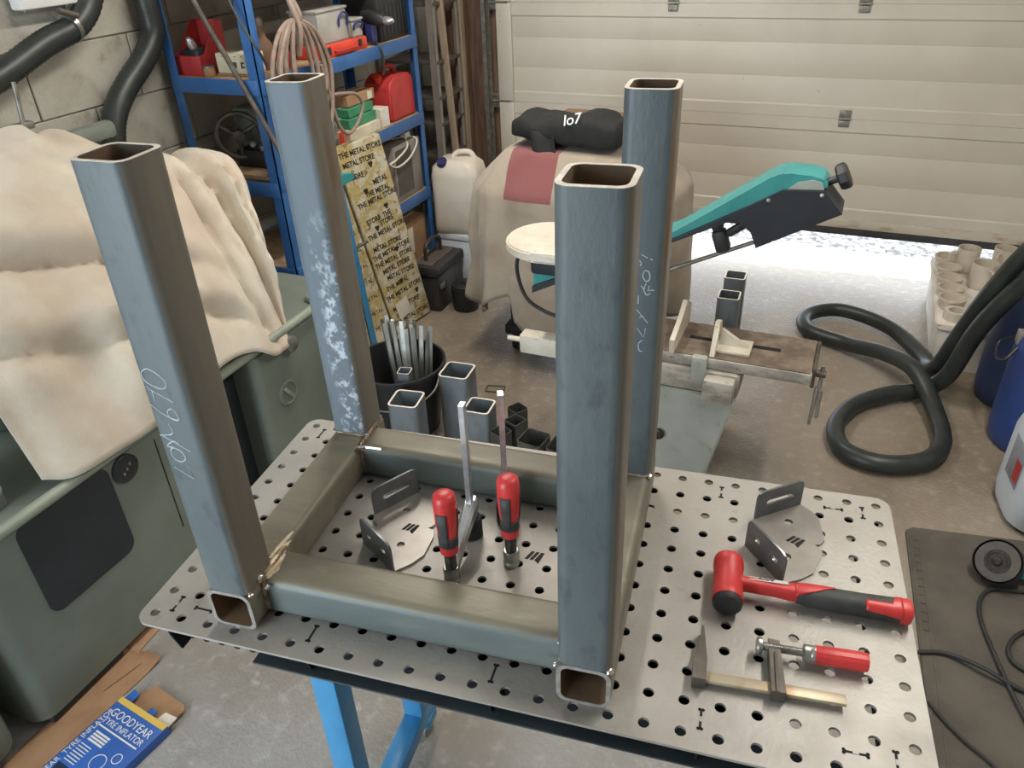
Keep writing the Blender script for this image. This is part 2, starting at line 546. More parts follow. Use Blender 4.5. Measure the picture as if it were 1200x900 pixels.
tab = thing('welding_table', 'perforated steel welding table on a blue stand', 'table', (0, 0, 0), TH)
b = nb()
TP = 0.005
SEG = 24
for i in range(24):
    for j in range(12):
        cx, cy = (i - 11.5) * 0.05, (j - 5.5) * 0.05
        cor = (i in (0, 23)) and (j in (0, 11))
        sx, sy = (1 if i == 23 else -1), (1 if j == 11 else -1)
        rings = []
        for z in (H, H - TP):
            inn, out = [], []
            for k in range(SEG):
                a = 2 * PI * k / SEG
                ca, sa = math.cos(a), math.sin(a)
                s = 0.025 / max(abs(ca), abs(sa))
                if cor and ca * sx > 1e-6 and sa * sy > 1e-6:
                    s = 0.025
                inn.append(b.verts.new((cx + 0.008 * ca, cy + 0.008 * sa, z)))
                out.append(b.verts.new((cx + s * ca, cy + s * sa, z)))
            rings.append((inn, out))
        for n_, (inn, out) in enumerate(rings):
            for k in range(SEG):
                k2 = (k + 1) % SEG
                q = (inn[k], out[k], out[k2], inn[k2])
                b.faces.new(q if n_ == 0 else q[::-1])
        ti, bi = rings[0][0], rings[1][0]
        for k in range(SEG):
            k2 = (k + 1) % SEG
            b.faces.new((ti[k], ti[k2], bi[k2], bi[k]))
        to, bo = rings[0][1], rings[1][1]
        for k in range(SEG):
            k2 = (k + 1) % SEG
            mx = (to[k].co + to[k2].co) / 2
            edge = abs(abs(mx.x) - 0.6) < 1e-4 or abs(abs(mx.y) - 0.3) < 1e-4
            if cor:
                d = mx - V((cx, cy, mx.z))
                if d.x * sx > 0 and d.y * sy > 0:
                    edge = True
            if edge:
                b.faces.new((to[k], bo[k], bo[k2], to[k2]))
me_o = obj('perforated_top', b, m_plate, tab, doubles=True, smooth=30)

# ribs, rails and stand
def rib(p0, p1, h, name='rib', teeth=False):
    b = nb()
    p0, p1 = V((*p0, 0)), V((*p1, 0))
    L = (p1 - p0).length
    m = axes((p0.x, p0.y, H - TP), (p1 - p0), (0, 0, 1))
    ol = [(0, 0), (L, 0), (L, -0.03), (L - 0.012, -h)]
    if teeth:
        n = int((L - 0.06) / 0.03)
        for k in range(n, 0, -1):
            x = 0.03 + k * 0.03
            ol += [(x, -h), (x - 0.006, -h + 0.014), (x - 0.016, -h + 0.014), (x - 0.022, -h)]
    ol += [(0.012, -h), (0, -0.03)]
    prism(b, ol, -0.002, 0.002, m)
    return obj(name, b, m_ribs, tab)
rib((-0.55, -0.285), (-0.55, 0.28), 0.078)
rib((-0.30, -0.28), (-0.30, 0.28), 0.08)
rib((0.0, -0.28), (0.0, 0.28), 0.08)
rib((0.30, -0.28), (0.30, 0.28), 0.08)
rib((0.55, -0.285), (0.55, 0.28), 0.078)
rib((-0.58, -0.25), (0.58, -0.25), 0.076, teeth=True)
rib((-0.58, 0.25), (0.58, 0.25), 0.05, teeth=True)
for y in (-0.274, 0.274):
    b = nb()
    s = 1 if y < 0 else -1
    box(b, (0.09, y + s * 0.008, H - 0.058), (0.98, 0.040, 0.004), 0.001)
    ar = obj('angle_rail', b, m_rail, tab)
    b = nb(); box(b, (0.09, y + s * 0.029, H - 0.0305), (0.98, 0.004, 0.050), 0.001); obj('rail_web', b, m_tray, ar)
for x in (-0.355, 0.355):
    b = nb(); box(b, (x, -0.02, 0.105), (0.05, 0.40, 0.05), 0.005); obj('base_rail', b, m_blue, tab)
    b = nb(); box(b, (x, 0.0, H - 0.1145), (0.05, 0.36, 0.05), 0.005); obj('top_rail', b, m_blue, tab)
    for y in (-0.165, 0.13):
        b = nb(); box(b, (x, y, (H - 0.139 + 0.13) / 2), (0.05, 0.05, H - 0.269), 0.005); obj('leg', b, m_blue, tab)
    for y in (-0.185, 0.155):
        b = nb(); box(b, (x, y, 0.064), (0.055, 0.055, 0.032), 0.006); f = obj('caster_bracket', b, m_blue, tab)
        b = nb(); cyl(b, (x - 0.014, y, 0.030), (x + 0.014, y, 0.030), 0.030, n=18); obj('caster_wheel', b, m_galv, f)
b = nb(); box(b, (-0.07, 0.01, H - 0.0875), (0.98, 0.48, 0.003)); obj('under_tray', b, m_tray, tab)
b = nb(); box(b, (0, 0.13, 0.22), (0.66, 0.04, 0.04), 0.004); obj('cross_bar', b, m_blue, tab)

# tab slots and the cut-out emblem of three slashes in the top
def dogbone(L):
    b = nb()
    box(b, (0, 0, 0), (L, 0.0034, 0.0006))
    for s in (-1, 1):
        for q in (-1, 1):
            cyl(b, (s * (L / 2 - 0.001), q * 0.0022, -0.0003), (s * (L / 2 - 0.001), q * 0.0022, 0.0003), 0.0026, n=8)
        box(b, (s * (L / 2 - 0.001), 0, 0), (0.002, 0.006, 0.0006))
    return b
dsl = None
for x, y, r in [(-0.55, -0.25, 1), (-0.3, -0.25, 1), (0, -0.25, 1), (0.3, -0.25, 1), (0.55, -0.25, 1), (-0.5, -0.25, 0), (0.5, -0.25, 0),
                (-0.55, 0.25, 1), (-0.3, 0.25, 1), (0, 0.25, 1), (0.3, 0.25, 1), (0.55, 0.25, 1), (-0.5, 0.25, 0), (0.5, 0.25, 0)]:
    ro = (0, 0, PI / 2 if r else 0)
    if dsl is None:
        dsl = obj('tab_slot', dogbone(0.032), m_dark, tab, (x, y, H + 0.0001), ro)
    else:
        share(dsl, tab, (x, y, H + 0.0001), ro)
for x, y in [(-0.55, -0.25), (0.3, -0.25), (0.55, -0.25), (0.5, -0.25), (0.55, 0.25), (0.5, 0.25), (0.3, 0.25)]:
    b = nb(); box(b, (x, y, H + 0.0003), (0.003, 0.008, 0.0008) if x not in (0.5,) else (0.008, 0.003, 0.0008)); obj('rib_tab', b, m_plate, tab)
def emblem(b, x, y, s, z, rz=0.0):
    # three slanted bars, the middle one with a pointed tail
    R = M.Translation((x, y, z)) @ M.Rotation(rz, 4, 'Z')
    for k, (dx, tail) in enumerate(((-0.36, 0.0), (0.0, 0.0), (0.36, 0.28))):
        ol = [(dx - 0.26, -0.42 - tail * 0.0), (dx - 0.02 + tail * 0.4, -0.42 - tail), (dx + 0.30, 0.42), (dx + 0.06, 0.42)]
        prism(b, [(p * s, q * s) for p, q in ol], -0.0003, 0.0003, R)
b = nb(); emblem(b, -0.003, 0.0, 0.024, H + 0.0003); obj('cut_out_emblem', b, m_dark, tab)

# ------------------------------------------------------------------ welded tube frame
fr = thing('welded_tube_frame', 'welded square tube frame with four tall upright posts on the table', 'steel frame', (0, 0, H), TH)
S = 0.077
WALL = 0.0065
RAD = 0.016
ZT = 0.745
posts = {'LF': ((-0.4235, -0.2295), (-0.4165, -0.2295)), 'RF': ((0.138, -0.2295), (0.138, -0.2295)),
         'LB': ((-0.4285, 0.2065), (-0.4360, 0.2065)), 'RB': ((0.1340, 0.2060), (0.1345, 0.2060))}
def ringcap(p, d, w, h, wall, rad, up, parent, name='cut_rim', mat=None):
    x, y, dd = frame(d, up)
    O = rrect(w, h, rad, 5); I = rrect(w - 2 * wall, h - 2 * wall, max(rad - wall * 0.7, 0.001), 5)
    b = nb()
    p = V(p) + dd * 0.0003
    a = [b.verts.new(p + x * u + y * v) for u, v in O]; c = [b.verts.new(p + x * u + y * v) for u, v in I]
    a2 = [b.verts.new(q.co - dd * 0.0012) for q in a]
    ring_faces(b, a, c); ring_faces(b, a2, a)
    return obj(name, b, mat or m_cut, parent)
def lining(p0, p1, w, h, wall, rad, up, parent):
    x, y, d = frame(V(p1) - V(p0), up)
    I = rrect(w - 2 * wall - 0.0006, h - 2 * wall - 0.0006, max(rad - wall * 0.7, 0.001), 5)
    b = nb()
    a = [b.verts.new(V(p0) + x * u + y * v) for u, v in I]; c = [b.verts.new(V(p1) + x * u + y * v) for u, v in I]
    ring_faces(b, c, a)
    return obj('tube_inside', b, m_rustin, parent)
for k, (p, q) in posts.items():
    b = nb()
    p0, p1 = V((p[0], p[1], S)), V((q[0], q[1], ZT))
    sqtube(b, p0, p1, S, S, WALL, RAD, (0, 1, 0))
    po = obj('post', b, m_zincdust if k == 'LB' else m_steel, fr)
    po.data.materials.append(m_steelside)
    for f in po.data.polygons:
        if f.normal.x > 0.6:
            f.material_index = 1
    ringcap(p1, p1 - p0, S, S, WALL, RAD, (0, 1, 0), po)
    lining(p0 + V((0, 0, .002)), p1 - V((0, 0, .001)), S, S, WALL, RAD, (0, 1, 0), po)
beams = [((-0.4250, -0.268, S / 2), (-0.4290, 0.245, S / 2), 'L'), ((0.138, -0.268, S / 2), (0.1340, 0.245, S / 2), 'R'),
         ((-0.388, -0.192, S / 2), (0.101, -0.190, S / 2), 'F'), ((-0.389, 0.1725, S / 2), (0.096, 0.160, S / 2), 'B')]
for p0, p1, k in beams:
    b = nb()
    sqtube(b, p0, p1, S, S - 0.0005, WALL, RAD)
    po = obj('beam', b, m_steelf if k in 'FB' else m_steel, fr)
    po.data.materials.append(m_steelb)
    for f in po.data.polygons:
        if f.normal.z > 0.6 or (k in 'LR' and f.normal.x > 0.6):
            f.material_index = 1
    if k in 'LR':
        d = V(p0) - V(p1)
        ringcap(p0, d, S, S - 0.0005, WALL, RAD, (0, 0, 1), po, 'cut_rim', m_cutshade)
        lining(V(p0) - d.normalized() * .001, p1, S, S - 0.0005, WALL, RAD, (0, 0, 1), po)
def bead(pts, r=0.005, per=14):
    b = nb()
    P = spline(pts, per)
    sweep(b, P, r, 8, rf=lambda i: 1.0 + 0.13 * math.sin(i * 2.1) + 0.07 * math.sin(i * 0.9))
    return obj('weld_bead', b, m_weld, fr)
hs = S / 2
# fillets where the cross beams meet the side beams, and around the post feet
for bx, s, y0 in ((-0.3865, 1, -0.192), (-0.3895, 1, 0.1722)):
    bead([(bx, y0 - hs + 0.002, 0.012), (bx + 0.001, y0 - hs - 0.001, 0.05), (bx + 0.002, y0 - hs + 0.008, S + 0.001), (bx + 0.001, y0, S + 0.002), (bx, y0 + hs - 0.006, S + 0.001), (bx, y0 + hs, 0.05)], 0.0045)
for bx, y0 in ((0.0985, -0.190), (0.0945, 0.160)):
    bead([(bx, y0 - hs - 0.001, 0.02), (bx, y0 - hs, 0.05), (bx, y0 - hs + 0.010, S + 0.001), (bx, y0 + hs - 0.010, S + 0.001)], 0.0035)
for k, (p, q) in posts.items():
    sx = 1 if k[0] == 'L' else -1
    x0 = p[0] + sx * (hs - 0.001)
    bead([(x0 - sx * 0.004, p[1] - hs + 0.006, S), (x0, p[1], S), (x0 - sx * 0.002, p[1] + hs - 0.006, S)], 0.003)
    yb = p[1] + (hs if k[1] == 'F' else -hs)
    bead([(p[0] - hs + 0.012, yb, S), (p[0], yb, S), (p[0] + hs - 0.008, yb, S)], 0.0028 if k != 'LF' else 0.0055)
# fan of ground-back metal at the front left corner
b = nb(); prism(b, [(-0.398, -0.188), (-0.390, -0.222), (-0.378, -0.226), (-0.368, -0.205), (-0.375, -0.185), (-0.384, -0.160), (-0.386, -0.135), (-0.393, -0.150)], S - 0.003, S + 0.0008); bmesh.ops.bevel(b, geom=b.edges[:], offset=0.0015, segments=2, affect='EDGES'); obj('ground_patch', b, m_ground, fr)
for P in ([(-0.392, -0.226, S + 0.001), (-0.386, -0.195, S + 0.004), (-0.389, -0.150, S + 0.001)], [(-0.383, -0.222, S + 0.002), (-0.376, -0.200, S + 0.004), (-0.378, -0.172, S + 0.001)], [(-0.396, -0.196, S + 0.001), (-0.394, -0.160, S + 0.003), (-0.393, -0.120, S)]):
    b = nb(); sweep(b, spline(P, 8), 0.0042, 8, rf=lambda i: 0.55 + 0.45 * math.sin(PI * min(1, (i + 2) / 18)) + 0.08 * math.sin(i * 2)); obj('ground_streak', b, m_ground, fr)
# tack welds and spatter
for x, y, z, r in [(-0.3835, -0.2355, 0.089, 0.006), (-0.3845, -0.2625, 0.077, 0.004), (-0.374, -0.236, 0.070, 0.005), (0.1725, -0.2605, 0.0745, 0.0065), (0.0985, -0.2335, 0.078, 0.0045),
                   (0.170, 0.170, 0.078, 0.006), (-0.386, 0.128, 0.0785, 0.0055), (-0.379, 0.131, 0.0785, 0.004), (-0.389, 0.166, 0.082, 0.005), (0.0975, -0.262, 0.066, 0.004)]:
    b = nb()
    bmesh.ops.create_icosphere(b, subdivisions=2, radius=r, matrix=M.Translation((x, y, z)) @ M.Diagonal((1, 1, 0.75, 1)))
    for v in b.verts:
        v.co += V((NZ.noise(v.co * 300), NZ.noise(v.co * 300 + V((9, 0, 0))), 0)) * r * 0.4
    obj('tack_weld', b, m_spat, fr)
b = nb(); sweep(b, spline([(-0.375, 0.131, 0.0785), (-0.36, 0.1315, 0.0785), (-0.343, 0.132, 0.0780)], 6), 0.0028, 6); obj('ground_weld', b, m_spat, fr)

# chalk figures on two posts
CH1 = [[(-0.443, 0.32), (-0.415, 0.303), (-0.419, 0.328)], [(-0.439, 0.35), (-0.439, 0.337), (-0.429, 0.331), (-0.419, 0.338), (-0.423, 0.35), (-0.434, 0.354), (-0.439, 0.35)], [(-0.444, 0.372), (-0.407, 0.352)], [(-0.423, 0.363), (-0.43, 0.366), (-0.443, 0.356), (-0.434, 0.355)], [(-0.429, 0.395), (-0.426, 0.385), (-0.43, 0.377), (-0.449, 0.373)], [(-0.448, 0.423), (-0.429, 0.408), (-0.411, 0.403), (-0.41, 0.412), (-0.416, 0.42), (-0.424, 0.415), (-0.423, 0.405), (-0.413, 0.402)], [(-0.445, 0.452), (-0.44, 0.447), (-0.409, 0.431)], [(-0.438, 0.446), (-0.438, 0.43)], [(-0.446, 0.47), (-0.443, 0.459), (-0.427, 0.451), (-0.415, 0.453), (-0.412, 0.463), (-0.422, 0.474), (-0.434, 0.479), (-0.443, 0.475), (-0.446, 0.47)]]
CH2 = [[(0.134, 0.504), (0.144, 0.499)], [(0.148, 0.498), (0.152, 0.496)], [(0.132, 0.494), (0.135, 0.489), (0.133, 0.485)], [(0.14, 0.477), (0.138, 0.468), (0.144, 0.46), (0.149, 0.465), (0.147, 0.476), (0.141, 0.478)], [(0.136, 0.452), (0.14, 0.447), (0.145, 0.437), (0.151, 0.44)], [(0.144, 0.457), (0.141, 0.447)], [(0.149, 0.453), (0.147, 0.445), (0.157, 0.446)], [(0.133, 0.435), (0.133, 0.42)], [(0.131, 0.41), (0.15, 0.388)], [(0.136, 0.396), (0.142, 0.4)], [(0.133, 0.377), (0.145, 0.361), (0.147, 0.378)], [(0.143, 0.356), (0.137, 0.348), (0.139, 0.336), (0.144, 0.335)]]
for strokes, yy, r in ((CH1, -0.2682, 0.00085), (CH2, 0.1673, 0.0008)):
    b = nb()
    for s_ in strokes:
        P = spline([(x, yy, z) for x, z in s_], 4) if len(s_) > 3 else [V((x, yy, z)) for x, z in s_]
        sweep(b, P, r, 6)
    obj('chalk_figures', b, m_chalk, fr)

# ================================================================== things on the table
m_red = mk('red_plastic', (206, 62, 60), 0.38, 0, (190, 50, 50), 20, 4)
m_redhead = mk('red_urethane', (206, 60, 58), 0.45, 0, (194, 52, 52), 14, 6, bump=0.08, bscale=40)
m_grip = mk('dark_grey_grip', (62, 64, 62), 0.6, 0, (50, 52, 50), 40, 4, bump=0.15, bscale=250)
m_chrome = mk('chrome', (222, 224, 226), 0.28, 0.8, (190, 192, 194), 30, 3)
m_chromed = mk('dull_zinc', (176, 176, 170), 0.35, 0.8, (150, 148, 140), 30, 5)
m_screw = mk('dark_screw', (52, 50, 46), 0.4, 0.6, (74, 70, 64), 60, 4)
m_iron = mk('bare_cast_iron', (104, 98, 90), 0.5, 0.5, (84, 78, 70), 24, 6, bump=0.1, bscale=80)
m_bar = mk('worn_clamp_bar', (178, 166, 142), 0.42, 0.35, (164, 132, 100), 14, 8, (1, 1, 1), 0.5, 0.68)
m_brk = mk('bracket_steel', (158, 152, 144), 0.36, 0.4, (138, 132, 126), 9, 6, (1, 1, 1))
m_brkd = mk('bracket_edge_steel', (130, 132, 134), 0.3, 0.5, (108, 110, 112), 9, 6)
m_label = mk('white_label', (226, 222, 214), 0.5, 0, (214, 208, 200), 20)
m_blkink = mk('black_ink', (26, 26, 26), 0.6)

def slot2(cx, cy, L, w, n=5):
    out = []
    for s, a0 in ((1, -PI / 2), (-1, PI / 2)):
        for k in range(n + 1):
            a = a0 + k / n * PI
            out.append((cx + s * (L / 2 - w / 2) + math.cos(a) * w / 2, cy + math.sin(a) * w / 2))
    return out

def bracket(x, y, deg, label):
    t = thing('angle_bracket', label, 'bracket', tw(x, y, 0.0), TH + math.radians(deg), 'slotted angle brackets on the table')
    T = 0.004
    ol = [(0.05, 0), (0.15, 0), (0.156, -0.030), (0.156, -0.046), (0.126, -0.098), (0.112, -0.103), (0.104, -0.100), (0.107, -0.114), (0.098, -0.126), (0.058, -0.153), (0.030, -0.156), (0, -0.152), (0, -0.05), (0.014, -0.038), (0.026, -0.038), (0.038, -0.030), (0.040, -0.014)]
    b = nb(); holed(b, ol, [circle2(0.0075, 12, 0.100, -0.034), circle2(0.0075, 12, 0.042, -0.104)], 0.0005, T + 0.0005); base = obj('base_plate', b, m_brk, t)
    b = nb(); emblem(b, 0.080, -0.078, 0.022, T + 0.0009, math.radians(-58)); obj('cut_out_emblem', b, m_dark, base)
    def flange(m, slots):
        b = nb()
        h = 0.062
        ol = [(0.05, 0), (0.15, 0), (0.15, h - 0.012), (0.1465, h - 0.0035), (0.138, h), (0.062, h), (0.0535, h - 0.0035), (0.05, h - 0.012)]
        holed(b, ol, slots, 0, T, m)
        return obj('flange', b, m_brkd, t)
    flange(axes((0, 0, 0.0005), (1, 0, 0), (0, 0, 1)), [slot2(0.102, 0.034, 0.062, 0.010)])
    flange(axes((0, 0, 0.0005), (0, -1, 0), (0, 0, 1)), [slot2(0.078, 0.034, 0.016, 0.009), slot2(0.125, 0.034, 0.016, 0.009)])
bracket(-0.350, -0.011, 56, 'slotted steel angle bracket lying inside the tube frame beside the clamps')
bracket(0.320, 0.156, 37, 'slotted steel angle bracket lying behind the red hammer')

# dead blow hammer
t = thing('dead_blow_hammer', 'red dead blow hammer with black and red grip', 'hammer', tw(0.322, -0.006, 0), TH + math.radians(1.5))
b = nb()
m = M.Translation((0, 0, 0.026)) @ M.Rotation(math.radians(90), 4, 'X')
lathe(b, [(0.017, -0.050), (0.0235, -0.048), (0.0245, -0.042), (0.0245, -0.030), (0.0235, -0.028), (0.0235, 0.028), (0.0245, 0.030), (0.0245, 0.040), (0.0238, 0.043)], m, 32)
hd = obj('head', b, m_redhead, t)
b = nb(); lathe(b, [(0.0232, 0.0425), (0.0228, 0.050), (0.020, 0.0535), (0.010, 0.0545)], m, 32); obj('striking_face', b, m_blackr, hd)
def loft(b, secs, n=16, z0=0.0):
    """secs: (x, y, z, half width, half height)"""
    rings = []
    for x, y, z, w, h in secs:
        r = []
        for k in range(n):
            a = 2 * PI * k / n
            ca, sa = math.cos(a), math.sin(a)
            e = 0.75
            r.append(b.verts.new((x, y + w * math.copysign(abs(ca) ** e, ca), z + h * math.copysign(abs(sa) ** e, sa))))
        rings.append(r)
    for i in range(len(rings) - 1):
        ring_faces(b, rings[i], rings[i + 1])
    b.faces.new(rings[0][::-1]); b.faces.new(rings[-1])
b = nb(); loft(b, [(0.012, 0, 0.026, 0.012, 0.0135), (0.03, 0, 0.026, 0.0105, 0.0125), (0.07, 0, 0.025, 0.011, 0.012), (0.10, 0, 0.024, 0.013, 0.0135), (0.13, 0, 0.022, 0.015, 0.0145), (0.15, 0, 0.022, 0.014, 0.014)]); nk = obj('neck', b, m_redhead, t)
b = nb(); loft(b, [(0.105, 0, 0.023, 0.0142, 0.0140), (0.12, 0, 0.0222, 0.0165, 0.0158), (0.16, 0, 0.021, 0.0172, 0.0165), (0.20, 0, 0.0205, 0.0170, 0.0165), (0.24, 0, 0.0205, 0.0180, 0.0170), (0.258, 0, 0.0205, 0.0185, 0.0172)]); gp = obj('grip', b, m_grip, t)
b = nb(); loft(b, [(0.256, 0, 0.0205, 0.0188, 0.0176), (0.266, 0, 0.0205, 0.0190, 0.0178), (0.272, 0, 0.0205, 0.017, 0.0165), (0.275, 0, 0.0205, 0.010, 0.010)]); obj('end_cap', b, m_red, t)
# red strips moulded over the grip
def strip_over(x0, x1, y0, y1, t_, secs):
    b = nb()
    def f(u, v):
        x = x0 + (x1 - x0) * u
        # interpolate grip half sizes
        for i in range(len(secs) - 1):
            if secs[i][0] <= x <= secs[i + 1][0]:
                q = (x - secs[i][0]) / (secs[i + 1][0] - secs[i][0])
                w = secs[i][3] * (1 - q) + secs[i + 1][3] * q; h = secs[i][4] * (1 - q) + secs[i + 1][4] * q; z = secs[i][2] * (1 - q) + secs[i + 1][2] * q
                break
        a = math.radians((y0(u) if callable(y0) else y0) * (1 - v) + (y1(u) if callable(y1) else y1) * v)
        ca, sa = math.cos(a), math.sin(a)
        return V((x, (w + 0.0008) * math.copysign(abs(ca) ** 0.75, ca), z + (h + 0.0008) * math.copysign(abs(sa) ** 0.75, sa)))
    grid(b, 14, 8, f)
    return b
GS = [(0.100, 0, 0.0235, 0.0135, 0.0138), (0.12, 0, 0.0222, 0.0165, 0.0158), (0.16, 0, 0.021, 0.0172, 0.0165), (0.20, 0, 0.0205, 0.0170, 0.0165), (0.24, 0, 0.0205, 0.0180, 0.0170), (0.26, 0, 0.0205, 0.0185, 0.0172)]
b = strip_over(0.102, 0.162, lambda u: 200 - 110 * u ** 0.5 - 20, lambda u: -20 + 75 * u ** 0.4, 0, GS); solid(obj('red_inlay', b, m_red, gp), 0.0012)
b = strip_over(0.205, 0.258, lambda u: 160 + 20 * u, lambda u: 98 - 110 * max(0, u - 0.72) / 0.28, 0, GS); solid(obj('red_inlay', b, m_red, gp), 0.0012)
b = nb(); grid(b, 8, 4, lambda u, v: V((0.030 + 0.062 * u, 0.012 * (1 - v) - 0.0005 + 0.001 * u, 0.0330 + 0.0058 * v))); solid(obj('maker_label', b, m_label, nk), 0.0008)
text('label_lettering', 'VIPA', 0.013, m_blkink, nk, axes((0.058, 0.0068, 0.0369), (1, 0, 0), (0, -0.012, 0.0058)) @ M.Rotation(PI, 4, 'X') @ M.Rotation(PI, 4, 'X'), 0.0003)

# bar clamp lying flat
t = thing('bar_clamp', 'worn bar clamp with red handle lying flat near the table edge', 'clamp', tw(0.292, -0.188, 0), TH + math.radians(2.6))
b = nb(); box(b, (0.10, 0, 0.011), (0.198, 0.017, 0.006), 0.001); obj('bar', b, m_bar, t)
b = nb(); prism(b, [(-0.010, -0.014), (0.009, -0.014), (0.010, 0.02), (0.004, 0.082), (0.000, 0.086), (-0.002, 0.05), (-0.010, 0.016)], 0.002, 0.024); obj('fixed_jaw', b, m_iron, t)
b = nb()
prism(b, [(0.098, -0.014), (0.118, -0.014), (0.116, 0.02), (0.113, 0.078), (0.097, 0.079), (0.098, 0.02)], 0.003, 0.023)
box(b, (0.106, 0.02, 0.024), (0.004, 0.07, 0.004), 0.001)
obj('sliding_jaw', b, m_iron, t)
b = nb()
sweep(b, [(0.088 + 0.0006 * i, 0.066, 0.019) for i in range(100)], 0.0062, 12, rf=lambda i: 1.0 + (0.10 if i % 3 == 0 else -0.06))
obj('spindle', b, m_chromed, t)
b = nb(); lathe(b, [(0.011, 0), (0.013, 0.003), (0.012, 0.008), (0.007, 0.010)], M.Translation((0.080, 0.066, 0.019)) @ M.Rotation(PI / 2, 4, 'Y'), 18); obj('swivel_pad', b, m_chromed, t)
b = nb(); lathe(b, [(0.010, 0), (0.0125, 0.001), (0.0125, 0.009), (0.0115, 0.010), (0.0125, 0.012), (0.0125, 0.016)], M.Translation((0.146, 0.066, 0.019)) @ M.Rotation(PI / 2, 4, 'Y'), 20); obj('ferrule', b, m_chromed, t)
b = nb(); lathe(b, [(0.0122, 0), (0.0132, 0.004), (0.0140, 0.03), (0.0142, 0.066), (0.0130, 0.0735), (0.009, 0.0745)], M.Translation((0.161, 0.066, 0.019)) @ M.Rotation(PI / 2, 4, 'Y'), 14); obj('handle', b, m_red, t, smooth=20)

# two screw clamps standing in the holes
def lathe_patch(b, prof, a0, a1, m, n=8, t_=0.0008):
    rows = [[b.verts.new(m @ V(((r + t_) * math.cos(a0 + (a1 - a0) * k / n), (r + t_) * math.sin(a0 + (a1 - a0) * k / n), z))) for k in range(n + 1)] for r, z in prof]
    for i in range(len(rows) - 1):
        for k in range(n):
            b.faces.new((rows[i][k], rows[i][k + 1], rows[i + 1][k + 1], rows[i + 1][k]))
def screw_clamp(bx, by, sx, sy, ztop, label, lean):
    t = thing('screw_clamp', label, 'clamp', tw(bx, by, 0), TH, 'screw clamps standing in the table holes')
    dx, dy = sx - bx, sy - by
    d = V((dx, dy, 0)); L = d.length; d.normalize()
    b = nb(); sweep(b, [V((0, 0, 0.001 - 0.10 * 0)), V((lean[0] * 0.5, lean[1] * 0.5, ztop * 0.5)), V((lean[0], lean[1], ztop))], 0.001, 4)
    b.free()
    m = axes((0, 0, 0), d, (lean[0] / ztop, lean[1] / ztop, 1))   # local y runs up the bar
    b = nb(); prism(b, [(-0.0075, 0.001), (0.0075, 0.001), (0.0075, ztop), (-0.0075, ztop)], -0.0045, 0.0045, m)
    bar = obj('bar', b, m_chrome, t)
    b = nb(); prism(b, [(-0.0025, 0.055), (0.0025, 0.055), (0.0025, ztop - 0.004), (-0.0025, ztop - 0.004)], 0.0045, 0.0052, m); obj('bar_groove', b, m_chromed, bar)
    b = nb(); lathe(b, [(0.017, 0.0008), (0.019, 0.003), (0.019, 0.040), (0.017, 0.044), (0.010, 0.045)], None, 24); obj('collar', b, m_blackr, t)
    # cast arm from the bar down to the spindle nut
    b = nb()
    side = V((-d.y, d.x, 0))
    rings = []
    for s, z, w, h in ((-0.016, 0.064, 0.010, 0.015), (0.0, 0.064, 0.0125, 0.016), (0.018, 0.060, 0.0115, 0.014), (L * 0.5, 0.046, 0.010, 0.0125), (L - 0.016, 0.031, 0.010, 0.012), (L - 0.004, 0.028, 0.010, 0.011)):
        c = d * s + V((0, 0, z))
        rings.append([b.verts.new(c + side * (p * w) + V((0, 0, q * h))) for p, q in ((-1, -0.8), (-0.8, -1), (0.8, -1), (1, -0.8), (1, 0.6), (0.6, 1), (-0.6, 1), (-1, 0.6))])
    for i in range(len(rings) - 1):
        ring_faces(b, rings[i], rings[i + 1])
    b.faces.new(rings[0][::-1]); b.faces.new(rings[-1])
    obj('arm', b, m_chrome, t)
    c = M.Translation((dx, dy, 0))
    b = nb(); lathe(b, [(0.009, 0.0008), (0.0135, 0.001), (0.0142, 0.004), (0.0142, 0.009), (0.0125, 0.011), (0.0125, 0.016), (0.0138, 0.018), (0.0138, 0.030), (0.0120, 0.033), (0.0095, 0.0332)], c, 24); obj('spindle_nut', b, m_chromed, t)
    b = nb(); sweep(b, [(dx, dy, 0.030 + 0.0011 * i) for i in range(42)], 0.0092, 14, rf=lambda i: 1.0 + (0.07 if i % 3 == 0 else -0.05)); obj('spindle', b, m_screw, t)
    pf = [(0.0135, 0.068), (0.0152, 0.070), (0.0156, 0.083), (0.0148, 0.090), (0.0150, 0.100), (0.0165, 0.115), (0.0182, 0.135), (0.0188, 0.160), (0.0186, 0.178), (0.0174, 0.186), (0.0130, 0.1905), (0.006, 0.192)]
    b = nb(); lathe(b, pf, c, 28); hd = obj('handle', b, m_red, t)
    b = nb()
    for a0, a1 in ((-118, -66), (2, 54), (122, 174)):
        lathe_patch(b, [q for q in pf if 0.088 <= q[1] <= 0.172], math.radians(a0), math.radians(a1), c, 6)
    lathe_patch(b, [(0.0149, 0.086), (0.0148, 0.090), (0.0150, 0.100), (0.0156, 0.106)], 0, 2 * PI, c, 24)
    solid(obj('grip_inlay', b, m_grip, hd), 0.0012)
screw_clamp(-0.125, 0.025, -0.122, -0.090, 0.283, 'red handled screw clamp nearest the angle bracket inside the frame', (0.0, 0.0))
screw_clamp(-0.075, 0.075, -0.036, -0.028, 0.280, 'red handled screw clamp nearest the front right post inside the frame', (0.0, 0.0))

